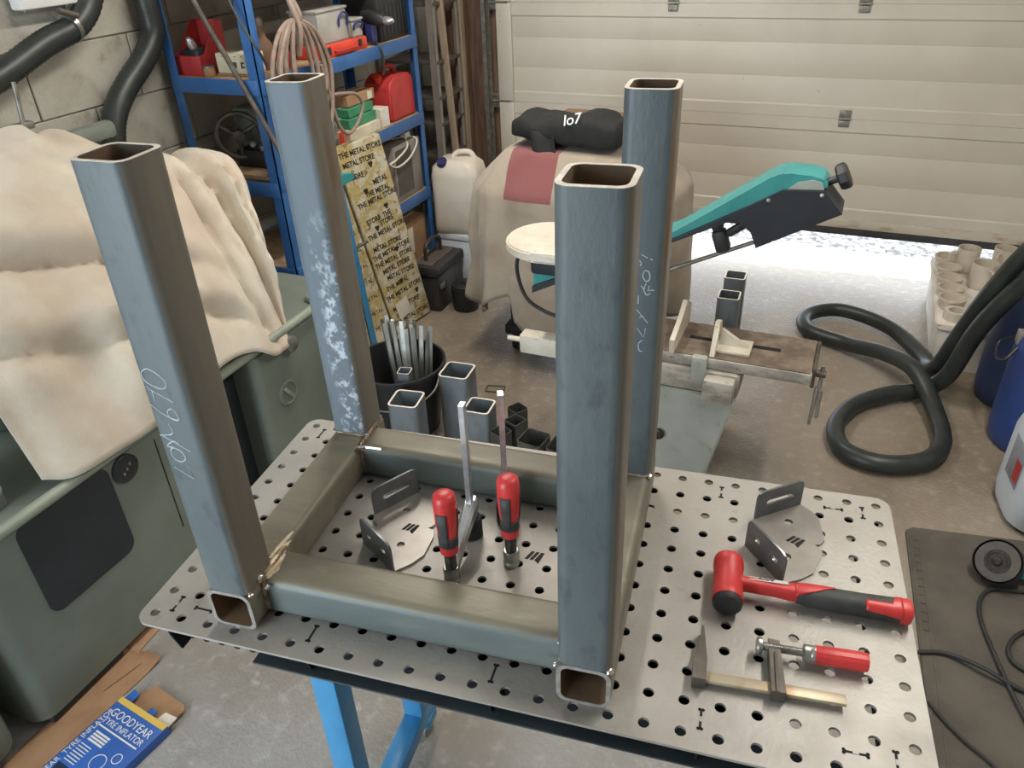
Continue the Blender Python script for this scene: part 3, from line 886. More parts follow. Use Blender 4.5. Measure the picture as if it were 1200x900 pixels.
# ================================================================== left side: lathe under a dust sheet, wall hoses, shelving
m_lathe = mk('grey_green_paint', (122, 130, 120), 0.42, 0, (112, 120, 110), 4, 6, bump=0.03, bscale=60)
m_lathel = mk('pale_green_rim', (150, 158, 142), 0.38, 0, (134, 142, 128), 8, 6)
m_lpanel = mk('charcoal_panel', (44, 50, 56), 0.5, 0, (38, 43, 48), 6, 5)
m_blackp = mk('black_plastic', (36, 37, 38), 0.45, 0, (44, 45, 46), 14, 5)
m_sheet = mk('dust_sheet_canvas', (206, 197, 181), 0.92, 0, (194, 179, 161), 3.5, 8, (1, 1, 1), 0.4, 0.62, 0.25, 220, (176, 158, 138), 7, 0.66, 0.85, sheen=0.2)
m_hose = mk('black_hose', (38, 42, 40), 0.42, 0, (50, 54, 52), 10, 4)
m_bluesh = mk('blue_shelf_paint', (58, 106, 166), 0.4, 0, (50, 94, 150), 8, 6)
m_board = mk('chipboard', (178, 150, 118), 0.8, 0, (150, 124, 96), 30, 8)
m_card = mk('cardboard', (176, 138, 104), 0.85, 0, (160, 122, 90), 9, 6)
m_cardd = mk('brown_cardboard_dark', (128, 96, 76), 0.85, 0, (112, 84, 66), 9, 6)
m_cream = mk('cream_plastic', (222, 214, 186), 0.5, 0, (210, 202, 176), 10, 5)
m_redbin = mk('red_bin_plastic', (190, 62, 60), 0.45, 0, (176, 54, 54), 10, 5)
m_orange = mk('orange_red_plastic', (220, 74, 52), 0.4, 0, (206, 64, 46), 10, 5)
m_clear = mk('cloudy_plastic', (196, 194, 188), 0.3, 0, (176, 172, 164), 6, 5, alpha=0.72)
m_bluepl = mk('blue_handle_plastic', (54, 58, 120), 0.4, 0, (48, 52, 108), 10)
m_green = mk('green_box_card', (66, 146, 104), 0.6, 0, (58, 130, 94), 9, 5)
m_whitec = mk('white_card', (226, 218, 202), 0.7, 0, (212, 202, 186), 9, 5)
m_cord = mk('taupe_cable', (150, 130, 116), 0.6, 0, (132, 114, 102), 30, 5)
m_grey = mk('grey_metal_case', (150, 142, 134), 0.45, 0.1, (136, 128, 122), 8, 5)
m_greyd = mk('dark_grey_mesh', (92, 86, 80), 0.6, 0.1, (80, 74, 70), 30, 5)

# ---- lathe
lt = thing('lathe', 'grey green metal lathe cabinet under a dust sheet', 'lathe', (-1.3, 0.3, 0))
def L_(x, y, z):
    return (x + 1.3, y - 0.3, z)
def cabinet(y0, y1, x0, x1, z0, z1, r, name, mat):
    b = nb()
    ol = rrect(x1 - x0, y1 - y0, r, 6, (x0 + x1) / 2 + 1.3, (y0 + y1) / 2 - 0.3)
    rings = []
    for z, g in ((z0, 0.0), (z1 - 0.01, 0.0), (z1, 0.01)):
        cx, cy = (x0 + x1) / 2 + 1.3, (y0 + y1) / 2 - 0.3
        rings.append([b.verts.new((x - math.copysign(g, x - cx), y - math.copysign(g, y - cy), z)) for x, y in ol])
    ring_faces(b, rings[0], rings[1]); ring_faces(b, rings[1], rings[2])
    b.faces.new(rings[0][::-1]); b.faces.new(rings[2])
    return obj(name, b, mat, lt)
ca = cabinet(-0.27, 0.60, -2.02, -1.30, 0.03, 0.60, 0.055, 'cabinet', m_lathe)
cb = cabinet(0.74, 1.36, -2.02, -1.285, 0.03, 0.60, 0.03, 'cabinet', m_lathe)
b = nb(); box(b, L_(-1.70, 0.67, 0.33), (0.62, 0.16, 0.50), 0.004); obj('recess_panel', b, m_lpanel, lt)
for y0, y1 in ((-0.24, 0.0), (0.42, 0.56), (0.80, 1.0)):
    b = nb(); box(b, L_(-1.345, (y0 + y1) / 2, 0.0185), (0.085, y1 - y0, 0.026), 0.006); obj('rubber_foot', b, m_blackr, lt)
b = nb(); box(b, L_(-1.66, -0.62, 0.27), (0.72, 0.60, 0.50), 0.05, seg=4); obj('pedestal', b, m_lathe, lt)
# rim of the chip tray
b = nb(); sweep(b, spline([L_(-1.30, -0.90, 0.618), L_(-1.286, -0.4, 0.618), L_(-1.286, 0.4, 0.618), L_(-1.286, 1.02, 0.622), L_(-1.30, 1.12, 0.622), L_(-1.36, 1.15, 0.622)], 8), 0.016, 12); obj('tray_rim', b, m_lathel, lt)
b = nb(); box(b, L_(-1.66, 0.22, 0.606), (0.70, 1.98, 0.012), 0.002); obj('chip_tray', b, m_lathe, lt)
# dark rounded panel, round vent, emblem knobs on the front
mf = axes(L_(-1.2998, 0.0, 0.0), (0, 1, 0), (0, 0, 1))
b = nb(); prism(b, [(y - 0.3, z) for y, z in rrect(0.275, 0.295, 0.035, 6, 0.013, 0.447)], -0.002, 0.003, mf @ M.Translation((0.3, 0, 0)) @ M.Translation((0, 0, 0))); obj('access_panel', b, m_lpanel, ca)
mk_ = M.Translation(L_(-1.300, 0.200, 0.545)) @ M.Rotation(PI / 2, 4, 'Y')
b = nb(); lathe(b, [(0.041, 0.0), (0.041, 0.008), (0.037, 0.011), (0.010, 0.011)], mk_, 28); kb = obj('round_socket', b, m_blackp, ca)
b = nb()
for q in (-0.012, 0.0, 0.012):
    box(b, L_(-1.288, 0.200 + q, 0.545 + q * 0.8), (0.003, 0.006, 0.010), 0.001)
obj('socket_slots', b, m_galv, kb)
b = nb(); box(b, L_(-1.2995, 0.315, 0.40), (0.0015, 0.003, 0.33)); obj('door_seam', b, m_dark, ca)
mk2 = M.Translation(L_(-1.285, 0.862, 0.40)) @ M.Rotation(PI / 2, 4, 'Y')
b = nb(); lathe(b, [(0.047, 0.0), (0.047, 0.006), (0.040, 0.009), (0.038, 0.004), (0.012, 0.004)], mk2, 28); kb = obj('round_latch', b, m_lathe, cb)
b = nb(); box(b, L_(-1.279, 0.862, 0.40), (0.008, 0.014, 0.066), 0.003, M.Rotation(math.radians(35), 3, 'X')); obj('latch_bar', b, m_lathel, kb)
b = nb(); lathe(b, [(0.030, 0), (0.028, 0.03), (0.014, 0.034)], M.Translation(L_(-1.283, 0.905, 0.575)) @ M.Rotation(PI / 2, 4, 'Y'), 20); obj('selector_knob', b, m_chromed, lt)
# carriage with knobs that peeps out beside the sheet
b = nb(); box(b, L_(-1.46, -0.20, 0.69), (0.20, 0.26, 0.155), 0.015); box(b, L_(-1.42, -0.24, 0.79), (0.12, 0.12, 0.06), 0.01); obj('carriage', b, m_lathe, lt)
b = nb(); lathe(b, [(0.008, 0), (0.008, 0.03), (0.018, 0.034), (0.020, 0.045), (0.012, 0.050)], M.Translation(L_(-1.36, -0.115, 0.70)) @ M.Rotation(PI / 2, 4, 'Y'), 18); obj('knob', b, m_chrome, lt)
b = nb(); lathe(b, [(0.030, 0), (0.030, 0.012), (0.02, 0.014)], M.Translation(L_(-1.36, -0.175, 0.745)) @ M.Rotation(PI / 2, 4, 'Y'), 20); obj('feed_dial', b, m_chromed, lt)
# bed and headstock hidden below the sheet, with a lever rod that sticks up behind
b = nb(); box(b, L_(-1.82, 0.62, 0.80), (0.34, 1.0, 0.38), 0.03); box(b, L_(-1.84, 0.45, 1.06), (0.28, 0.5, 0.36), 0.03); obj('headstock', b, m_lathe, lt)
b = nb(); cyl(b, L_(-1.955, 0.71, 1.20), L_(-1.95, 0.735, 1.425), 0.007, n=12); box(b, L_(-1.955, 0.70, 1.30), (0.03, 0.10, 0.022), 0.004); obj('lever_rod', b, m_galv, lt)
b = nb(); box(b, L_(-1.985, 0.93, 1.215), (0.05, 0.26, 0.06), 0.02); obj('back_guard', b, m_lathe, lt)

# ---- dust sheet
TOPC = [(0.06, 1.300), (0.30, 1.325), (0.50, 1.335), (0.60, 1.340), (0.65, 1.298), (0.71, 1.302), (0.80, 1.245), (0.92, 1.19), (1.03, 1.155), (1.10, 1.092), (1.185, 1.122), (1.285, 1.088), (1.335, 1.02)]
BOTC = [(-1.305, -0.010, 0.660), (-1.262, 0.05, 0.640), (-1.255, 0.18, 0.632), (-1.255, 0.30, 0.628), (-1.262, 0.46, 0.645), (-1.262, 0.625, 0.660), (-1.262, 0.73, 0.635), (-1.248, 0.80, 0.585), (-1.248, 0.86, 0.580), (-1.255, 0.895, 0.59), (-1.29, 0.93, 0.62), (-1.33, 0.97, 0.66), (-1.40, 1.04, 0.70)]
TP_ = spline([(-1.80, y, z) for y, z in TOPC], 6)
BP_ = spline(BOTC, 6)
NU = len(TP_) - 1
def sheet(u, v):
    i = min(int(round(u * NU)), NU)
    t0, b0 = TP_[i], BP_[i]
    if v < 0.22:
        q = 1 - v / 0.22
        p = t0 + V((-0.24 * q, 0, -0.24 * q * q))
        w = 0.2
    else:
        q = (v - 0.22) / 0.78
        p = t0.lerp(b0, q)
        s = math.sin(PI * q)
        p += V((0.055, -0.01, 0.075)) * s + V((0.02, 0, 0.045)) * math.sin(PI * min(1, q * 2.2))
        w = q
    n = V((0.75, -0.25, 0.55))
    y = p.y
    d = 0.020 * w * math.sin(u * 21 + 2.4 * v) + 0.012 * w * math.sin(u * 43 - 4 * v + 1.0)
    # long slack folds that sweep across the left half
    for c0, c1, c2, am, uc, us in ((0.50, 0.52, -0.20, 0.050, 0.16, 0.30), (0.70, 0.42, -0.15, 0.045, 0.26, 0.30), (0.72, -0.62, 0.25, 0.040, 0.46, 0.13), (0.30, 0.30, 0.0, 0.020, 0.30, 0.25)):
        c = c0 + c1 * u + c2 * u * u
        g = math.exp(-((u - uc) / us) ** 2)
        x_ = v - c
        d += am * g * (0.75 * math.exp(-((x_ + 0.045) / 0.045) ** 2) - math.exp(-abs(x_ - 0.012) / 0.024))
    # long vertical pleats towards the right end
    for uc, a, sg in ((0.60, -0.030, 0.016), (0.68, 0.030, 0.022), (0.76, -0.045, 0.014), (0.84, 0.03, 0.020), (0.90, -0.04, 0.012)):
        d += a * math.exp(-abs(u - uc - 0.10 * (v - 0.5) - 0.02 * math.sin(7 * v + uc * 30)) / sg) * min(1, max(0, (v - 0.18) * 3))
    d *= 1.2
    d += 0.030 * (0.30 - abs(NZ.noise(V((p.x * 2.6, p.y * 4.2, p.z * 2.2))))) * min(1, w * 1.6) + 0.014 * NZ.noise(p * 7) + 0.006 * NZ.noise(p * 19)
    d *= min(1.0, 4 * (1 - q) + 0.25) if v >= 0.22 else 0.4
    return p + n * d
b = nb(); grid(b, NU, 64, sheet)
sh = obj('dust_sheet', b, m_sheet, smooth=75)
solid(sh, 0.003)
tag(sh, 'cream canvas dust sheet draped over the lathe', 'dust sheet')

# ---- hoses and trunking on the block wall
def ribbed(name, pts, r, label, step=0.012, group=None, mat=None, amp=0.035):
    P0 = spline(pts, 24)
    P = [P0[0]]
    acc = 0
    for a, c in zip(P0, P0[1:]):
        acc += (c - a).length
        if acc >= step / 2:
            P.append(c); acc = 0
    b = nb(); sweep(b, P, r, 16, rf=lambda i: 1.0 + (amp if i % 2 else -amp))
    o = obj(name, b, mat or m_hose, smooth=60)
    return tag(o, label, 'hose', group)
ribbed('extraction_hose', [(-2.058, 0.40, 1.36), (-2.056, 0.719, 1.415), (-2.056, 0.957, 1.495), (-2.056, 1.09, 1.53), (-2.056, 1.178, 1.60), (-2.056, 1.22, 1.72), (-2.056, 1.22, 1.95)], 0.040, 'thick black ribbed hose sloping across the block wall at the top left', group='extraction hoses on the wall')
ribbed('extraction_hose', [(-2.05, 1.41, 1.95), (-2.05, 1.408, 1.604), (-2.05, 1.405, 1.47), (-2.05, 1.33, 1.39), (-2.05, 1.22, 1.315), (-2.05, 1.142, 1.24), (-2.05, 1.10, 1.14), (-2.052, 1.10, 0.98)], 0.041, 'thick black ribbed hose hanging down the wall beside the blue shelving', group='extraction hoses on the wall')
t = thing('wall_socket_box', 'pale grey electrical trunking box on the wall above the hose', 'socket box', (-2.11, 1.05, 1.60))
b = nb(); box(b, (0.03, 0, 0.05), (0.05, 0.26, 0.11), 0.008); obj('body', b, m_white, t)
b = nb(); cyl(b, (0.03, -0.10, -0.004), (0.03, -0.10, -0.010), 0.006, n=10); cyl(b, (0.03, 0.06, -0.004), (0.03, 0.06, -0.010), 0.006, n=10); obj('screws', b, m_galv, t)
t = thing('hose_clip', 'small steel clip with a pipe stub on the black hose', 'hose clip', (-2.056, 1.075, 1.53))
b = nb(); lathe(b, [(0.043, -0.008), (0.045, -0.008), (0.045, 0.008), (0.043, 0.008)], M.Rotation(math.radians(-72), 4, 'X'), 28); obj('band', b, m_chromed, t)
b = nb(); cyl(b, (0.04, -0.06, 0.055), (0.045, 0.0, 0.035), 0.010, n=14); obj('pipe_stub', b, m_iron, t)

# ---- blue shelving along the left wall
sv = thing('blue_shelving', 'blue boltless steel shelving unit against the block wall', 'shelving', (-1.84, 2.02, 0))
def S_(x, y, z):
    return (x + 1.84, y - 2.02, z)
XS0, XS1, YS0, YS1 = -2.055, -1.637, 1.44, 2.60
for x, y in ((XS0, YS0), (XS1, YS0), (XS0, YS1), (XS1, YS1)):
    sx = 1 if x < -1.8 else -1
    sy = 1 if y < 2 else -1
    b = nb()
    box(b, S_(x, y + sy * 0.018, 0.95), (0.004, 0.040, 1.90)); box(b, S_(x + sx * 0.020, y, 0.95), (0.044, 0.004, 1.90))
    obj('upright', b, m_bluesh, sv)
for z in (1.285, 0.93, 0.55, 0.19, 1.62):
    for x in (XS0, XS1):
        b = nb(); box(b, S_(x + (0.004 if x > -1.8 else -0.004), (YS0 + YS1) / 2, z), (0.006, YS1 - YS0 - 0.01, 0.055), 0.001); obj('long_beam', b, m_bluesh, sv)
    ze = z if abs(z - 0.93) > 0.01 else 0.905
    for y in (YS0, YS1):
        b = nb(); box(b, S_((XS0 + XS1) / 2, y + (-0.004 if y < 2 else 0.004), ze), (XS1 - XS0 - 0.01, 0.006, 0.055), 0.001); obj('end_beam', b, m_bluesh, sv)
    b = nb(); box(b, S_((XS0 + XS1) / 2, (YS0 + YS1) / 2, z + 0.018), (XS1 - XS0 - 0.012, YS1 - YS0 - 0.012, 0.014)); obj('shelf_board', b, m_board, sv)
Z4, Z3, Z2 = 1.3105, 0.9555, 0.5755

# ---- things on the upper shelf
t = thing('storage_bin', 'red open fronted bin at the near end of the upper shelf', 'bin', (-1.985, 1.55, Z4))
b = nb()
w, d_ = 0.12, 0.15
box(b, (0, 0, 0.002), (w, d_, 0.004)); box(b, (0, d_ / 2, 0.09), (w, 0.005, 0.18), 0.002); box(b, (0, -d_ / 2, 0.035), (w, 0.005, 0.07), 0.002)
for s in (-1, 1):
    prism(b, [(-d_ / 2, 0.0), (d_ / 2, 0.0), (d_ / 2, 0.18), (d_ / 2 - 0.03, 0.18), (-d_ / 2 + 0.03, 0.075), (-d_ / 2, 0.07)], -0.0025, 0.0025, axes((s * w / 2, 0, 0), (0, 1, 0), (0, 0, 1)))
obj('shell', b, m_redbin, t)
b = nb(); box(b, (0.005, -d_ / 2 - 0.004, 0.06), (0.03, 0.004, 0.01)); obj('label_clip', b, m_redbin, t)
t = thing('power_drill_chuck', 'black and silver tool resting in the red bin', 'tool', (-1.975, 1.53, Z4 + 0.006))
b = nb(); box(b, (0, 0.0, 0.045), (0.085, 0.10, 0.085), 0.015); obj('body', b, m_blackp, t)
b = nb(); lathe(b, [(0.014, 0), (0.016, 0.01), (0.016, 0.03), (0.008, 0.045)], M.Translation((0.012, -0.03, 0.086)) @ M.Rotation(0.5, 4, 'X'), 16); obj('chuck', b, m_chrome, t)
t = thing('battery_charger', 'cream battery charger with small display on the upper shelf', 'charger', (-1.795, 1.545, Z4))
b = nb(); box(b, (0, 0, 0.044), (0.155, 0.09, 0.072), 0.006); c0 = obj('case', b, m_cream, t)
b = nb(); box(b, (0, 0, 0.004), (0.16, 0.094, 0.008), 0.002); obj('base_plate', b, m_card, t)
b = nb(); box(b, (0.0, -0.0455, 0.040), (0.036, 0.002, 0.020)); obj('display', b, m_greyd, c0)
b = nb(); box(b, (0.042, -0.0455, 0.040), (0.006, 0.003, 0.022)); box(b, (0.050, -0.0455, 0.048), (0.008, 0.003, 0.005)); box(b, (0.050, -0.0455, 0.032), (0.008, 0.003, 0.005)); obj('rocker_switch', b, m_blackp, c0)
b = nb()
for k in range(4):
    box(b, (-0.045 + 0.03 * k, -0.0455, 0.069), (0.006, 0.002, 0.003))
obj('indicator_marks', b, m_greyd, c0)
t = thing('small_tin', 'small brown tin beside the cream charger', 'tin', (-1.905, 1.49, Z4))
b = nb(); lathe(b, [(0.020, 0.0), (0.022, 0.002), (0.022, 0.030), (0.020, 0.034), (0.012, 0.035)], None, 20); obj('can', b, m_card, t)
b = nb(); lathe(b, [(0.0225, 0.028), (0.0225, 0.036), (0.012, 0.037)], None, 20); obj('lid', b, m_galv, t)
t = thing('spray_bottle', 'dark bottle standing behind the cream charger', 'bottle', (-1.77, 1.66, Z4))
b = nb(); lathe(b, [(0.030, 0), (0.033, 0.01), (0.033, 0.09), (0.016, 0.115), (0.012, 0.15), (0.010, 0.17)], None, 20); obj('body', b, m_cardd, t)
b = nb(); lathe(b, [(0.013, 0.155), (0.013, 0.18), (0.006, 0.186)], None, 16); obj('cap', b, m_cord, t)
t = thing('flat_tool_case', 'flat orange red tool case under the clear boxes', 'tool case', (-1.715, 2.03, Z4))
b = nb(); box(b, (0, 0, 0.025), (0.13, 0.34, 0.050), 0.008); c0 = obj('shell', b, m_orange, t)
b = nb(); sweep(b, spline([(0.066, -0.08, 0.022), (0.078, -0.07, 0.022), (0.078, 0.06, 0.022), (0.066, 0.07, 0.022)], 4), 0.005, 8); obj('handle', b, m_redbin, c0)
for y in (-0.12, 0.11):
    b = nb(); box(b, (0.067, y, 0.030), (0.006, 0.022, 0.028), 0.002); obj('latch', b, m_blackp, c0)
def clearbox(loc, sx, sy, sz, label, hands):
    t = thing('storage_box', label, 'storage box', loc, 0, 'cloudy plastic boxes on the upper shelf')
    b = nb()
    for q in (-1, 1):
        box(b, (q * (sx / 2 - 0.002), 0, sz / 2), (0.004, sy, sz), 0.001); box(b, (0, q * (sy / 2 - 0.002), sz / 2), (sx, 0.004, sz), 0.001)
    box(b, (0, 0, 0.003), (sx, sy, 0.005)); obj('tub', b, m_clear, t)
    b = nb(); box(b, (0, 0, sz), (sx + 0.012, sy + 0.012, 0.010), 0.003); obj('lid', b, m_clear, t)
    b = nb(); box(b, (0, 0, sz * 0.30), (sx * 0.8, sy * 0.85, sz * 0.5), 0.01); obj('contents', b, m_cardd, t)
    for y in hands:
        b = nb(); sweep(b, spline([(sx / 2 + 0.003, y - 0.030, sz * 0.45), (sx / 2 + 0.010, y - 0.030, sz * 0.72), (sx / 2 + 0.012, y, sz * 0.86), (sx / 2 + 0.010, y + 0.030, sz * 0.72), (sx / 2 + 0.003, y + 0.030, sz * 0.45)], 5), 0.005, 8); obj('clip_handle', b, m_bluepl, t)
clearbox((-1.735, 1.985, Z4 + 0.0505), 0.13, 0.21, 0.125, 'larger cloudy plastic box with a blue clip standing on the orange case', (0.07,))
clearbox((-1.72, 2.145, Z4 + 0.0505), 0.12, 0.080, 0.070, 'small cloudy plastic box with blue clips at the end of the orange case', (-0.0,))
t = thing('cordless_drill', 'black cordless drill hanging over the shelf edge', 'drill', (-1.655, 2.27, Z4))
b = nb(); loft(b, [(-0.05, 0, 0.115, 0.022, 0.024), (-0.02, 0, 0.115, 0.028, 0.030), (0.04, 0, 0.105, 0.026, 0.028), (0.06, 0, 0.10, 0.018, 0.02)]); obj('motor_housing', b, m_blackp, t)
b = nb(); loft(b, [(-0.03, -0.0, 0.06, 0.022, 0.05), (0.0, 0, 0.05, 0.022, 0.05)]); obj('pistol_grip', b, m_bluepl, t)
b = nb(); lathe(b, [(0.016, 0), (0.018, 0.012), (0.014, 0.035), (0.008, 0.045)], M.Translation((0.058, 0, 0.10)) @ M.Rotation(PI / 2, 4, 'Y'), 18); obj('chuck', b, m_chrome, t)
b = nb(); sweep(b, spline([(-0.01, 0, 0.012), (0.015, -0.01, 0.006), (0.036, -0.012, -0.03), (0.034, -0.016, -0.11)], 6), 0.006, 8); obj('strap', b, m_blackp, t)
t = thing('black_tool_case', 'large black tool case at the far end of the upper shelf', 'tool case', (-1.76, 2.455, Z4))
b = nb(); box(b, (0, 0, 0.09), (0.20, 0.25, 0.18), 0.012); c0 = obj('shell', b, m_blackp, t)
b = nb()
for k in range(7):
    box(b, (0.101, -0.10 + k * 0.034, 0.085), (0.005, 0.012, 0.14), 0.002)
obj('ribs', b, m_blackp, c0)
b = nb(); sweep(b, spline([(0, -0.05, 0.178), (0, -0.045, 0.205), (0, 0.045, 0.205), (0, 0.05, 0.178)], 4), 0.008, 8); obj('handle', b, m_blackp, c0)
t = thing('tape_reel', 'red and white small reel behind the hanging cable coil', 'reel', (-1.69, 1.67, Z4))
b = nb(); lathe(b, [(0.032, -0.012), (0.034, -0.012), (0.034, 0.012), (0.032, 0.012)], M.Translation((0, 0, 0.035)) @ M.Rotation(PI / 2, 4, 'Y'), 24); obj('rim', b, m_redbin, t)
b = nb(); lathe(b, [(0.025, -0.010), (0.031, -0.009), (0.031, 0.009), (0.025, 0.010)], M.Translation((0, -0.0, 0.035)) @ M.Rotation(PI / 2, 4, 'Y'), 24); obj('core', b, m_cream, t)

# ---- cable coil hanging from the top beam
t = thing('cable_coil', 'coil of taupe cable hanging from the blue shelf corner', 'cable coil', (-1.59, 1.63, 1.30))
for k, (w0, zb, xo) in enumerate(((0.165, -0.13, 0.0), (0.140, -0.17, 0.012), (0.118, -0.11, 0.022), (0.095, -0.19, 0.010), (0.072, -0.15, 0.024), (0.150, -0.21, 0.026), (0.052, -0.10, 0.014))):
    b = nb()
    pts = [(xo * 0.4, 0.0, 0.19), (xo, -w0 * 0.55, 0.155), (xo, -w0 * 0.95, 0.06), (xo, -w0, -0.04), (xo, -w0 * 0.7, zb + 0.02), (xo, 0.0, zb - 0.03), (xo, w0 * 0.7, zb + 0.02), (xo, w0, -0.04), (xo, w0 * 0.95, 0.05), (xo, w0 * 0.55, 0.15)]
    sweep(b, spline(pts, 6, closed=True), 0.0085, 8, closed=True); obj('loop', b, m_cord, t)
b = nb()
sweep(b, spline([(0.012, -0.012, 0.07), (0.03, -0.005, 0.15), (0.022, 0.0, 0.19), (0.0, 0.0, 0.25), (-0.022, 0.01, 0.31), (-0.040, 0.01, 0.36)], 6), 0.011, 8)
sweep(b, spline([(0.0, 0.012, 0.17), (0.02, 0.02, 0.20), (0.0, 0.016, 0.26), (-0.022, 0.02, 0.31), (-0.040, 0.02, 0.36)], 6), 0.010, 8)
obj('wrap', b, m_cord, t)
b = nb(); sweep(b, spline([(0.02, 0.10, 0.02), (0.02, 0.13, -0.10), (0.02, 0.16, -0.22), (0.02, 0.22, -0.27), (0.02, 0.30, -0.24), (0.02, 0.35, -0.18), (0.02, 0.31, -0.13), (0.02, 0.22, -0.11), (0.02, 0.14, -0.10)], 6), 0.0075, 8); obj('tail', b, m_cord, t)
tag(obj('steel_rod', (lambda b: (cyl(b, (-1.84, 1.40, 1.62), (-1.57, 1.43, 1.02), 0.010, n=10), b)[1])(nb()), m_iron), 'dark steel rod leaning across the near end of the shelving', 'rod')

tag(obj('thin_cable', (lambda b: (sweep(b, spline([(-1.72, 1.415, 1.66), (-1.672, 1.410, 1.575), (-1.635, 1.412, 1.49), (-1.602, 1.425, 1.42), (-1.60, 1.455, 1.36)], 8), 0.005, 8), b)[1])(nb()), m_blackp), 'thin black cable hanging over the near corner of the shelving', 'cable')
# ---- things on the middle shelf
t = thing('handwheel_vice', 'black machine vice with a large handwheel on the middle shelf', 'machine vice', (-1.80, 1.62, Z3))
b = nb(); box(b, (0.02, 0.02, 0.035), (0.24, 0.22, 0.07), 0.01); box(b, (0.06, 0.0, 0.075), (0.10, 0.10, 0.03), 0.008); obj('bed', b, m_blackp, t)
mw = M.Translation((-0.065, -0.09, 0.125)) @ M.Rotation(math.radians(35), 4, 'Z') @ M.Rotation(PI / 2, 4, 'X')
b = nb()
sweep(b, [mw @ V((0.085 * math.cos(2 * PI * k / 40), 0.085 * math.sin(2 * PI * k / 40), 0)) for k in range(40)], 0.011, 10, closed=True); hw = obj('handwheel_rim', b, m_iron, t)
b = nb()
for k in range(3):
    a = k * 2 * PI / 3 + 0.5
    cyl(b, mw @ V((0, 0, 0)), mw @ V((0.082 * math.cos(a), 0.082 * math.sin(a), 0)), 0.009, n=10)
lathe(b, [(0.024, -0.015), (0.024, 0.02), (0.012, 0.026)], mw, 18); obj('handwheel_spokes', b, m_iron, hw)
b = nb(); lathe(b, [(0.010, 0.0), (0.012, 0.03), (0.007, 0.036)], mw @ M.Translation((0.05, -0.03, 0.01)), 14); obj('crank_knob', b, m_chrome, hw)
b = nb(); box(b, (-0.10, 0.03, 0.15), (0.09, 0.10, 0.13), 0.012); box(b, (-0.10, 0.03, 0.08), (0.07, 0.08, 0.03)); obj('gear_housing', b, m_lathe, t)
for x, y in ((0.06, -0.06), (0.09, -0.03), (0.10, -0.075), (0.03, -0.075)):
    b = nb(); lathe(b, [(0.012, 0), (0.014, 0.006), (0.013, 0.018), (0.006, 0.022)], M.Translation((x, y, 0.078 if abs(x - 0.06) < 0.05 and y > -0.05 else 0.0695)), 14); obj('bolt', b, m_chrome, t)
def carton(name, loc, s, mat, label, cat='box', rz=0.0, lab=None, group=None, labmat=None):
    t = thing(name, label, cat, loc, rz, group)
    b = nb(); box(b, (0, 0, s[2] / 2), s, 0.002, seg=1); c0 = obj('carton', b, mat, t)
    b = nb(); box(b, (0, 0, s[2] + 0.0008), (0.02 if s[1] > s[0] else s[0] * 0.98, s[1] * 0.98 if s[1] > s[0] else 0.02, 0.0008)); obj('packing_tape', b, m_cream if mat is not m_cream else m_card, c0)
    if lab:
        b = nb(); box(b, (s[0] / 2 + 0.0006, lab[0], lab[1]), (0.001, lab[2], lab[3])); obj('paper_label', b, labmat or m_whitec, c0)
    return t
carton('cardboard_box', (-1.93, 1.90, Z3), (0.14, 0.20, 0.16), m_cardd, 'brown cardboard box behind the black machine vice', rz=0.1)
tag(obj('blue_rag', (lambda b: (bmesh.ops.create_icosphere(b, subdivisions=3, radius=0.03, matrix=M.Translation((-1.76, 1.60, Z3 + 0.115)) @ M.Diagonal((1.2, 1, 0.6, 1))), [setattr(v, 'co', v.co + V((0.01, 0.01, 0.006)) * NZ.noise(v.co * 60)) for v in b.verts], b)[2])(nb()), m_blue), 'small crumpled blue rag on the black machine vice', 'rag')
carton('long_white_carton', (-1.70, 2.105, Z3), (0.09, 0.25, 0.045), m_cream, 'long cream carton at the bottom of the green carton pile', lab=(0.08, 0.022, 0.04, 0.03))
carton('green_carton', (-1.735, 2.115, Z3 + 0.0475), (0.13, 0.22, 0.040), m_green, 'lower green carton on the long cream carton', group='green cartons on the middle shelf')
carton('green_carton', (-1.74, 2.125, Z3 + 0.0905), (0.12, 0.20, 0.036), m_green, 'upper green carton of the pile on the middle shelf', group='green cartons on the middle shelf')
carton('small_brown_carton', (-1.745, 2.16, Z3 + 0.1295), (0.10, 0.22, 0.045), m_card, 'brown carton with a white label on top of the green cartons', lab=(0.07, 0.022, 0.04, 0.034))
carton('white_carton', (-1.69, 2.275, Z3), (0.075, 0.070, 0.085), m_whitec, 'small upright white carton between green cartons and red fuel can', lab=(0, 0.05, 0.04, 0.04), labmat=m_white)
t = thing('fuel_can', 'red plastic fuel can at the far end of the middle shelf', 'fuel can', (-1.73, 2.445, Z3))
b = nb()
prism(b, [(-0.105, 0.004), (-0.098, 0.0), (0.115, 0.0), (0.122, 0.006), (0.122, 0.17), (0.105, 0.195), (-0.04, 0.205), (-0.085, 0.18), (-0.105, 0.14)], -0.075, 0.075, axes((0, 0, 0), (0, 1, 0), (0, 0, 1)))
bmesh.ops.bevel(b, geom=b.edges[:], offset=0.010, segments=3, affect='EDGES'); obj('can', b, m_redbin, t)
b = nb(); sweep(b, spline([(0, -0.03, 0.197), (0, -0.02, 0.232), (0, 0.05, 0.228), (0, 0.075, 0.192)], 6), 0.012, 10); obj('handle', b, m_redbin, t)
b = nb(); lathe(b, [(0.020, 0), (0.022, 0.006), (0.020, 0.028), (0.010, 0.030)], M.Translation((0, -0.072, 0.182)) @ M.Rotation(math.radians(35), 4, 'X'), 18); obj('spout_cap', b, m_orange, t)
t = thing('spray_can', 'silver spray can beside the cable tail on the middle shelf', 'spray can', (-1.665, 1.86, Z3))
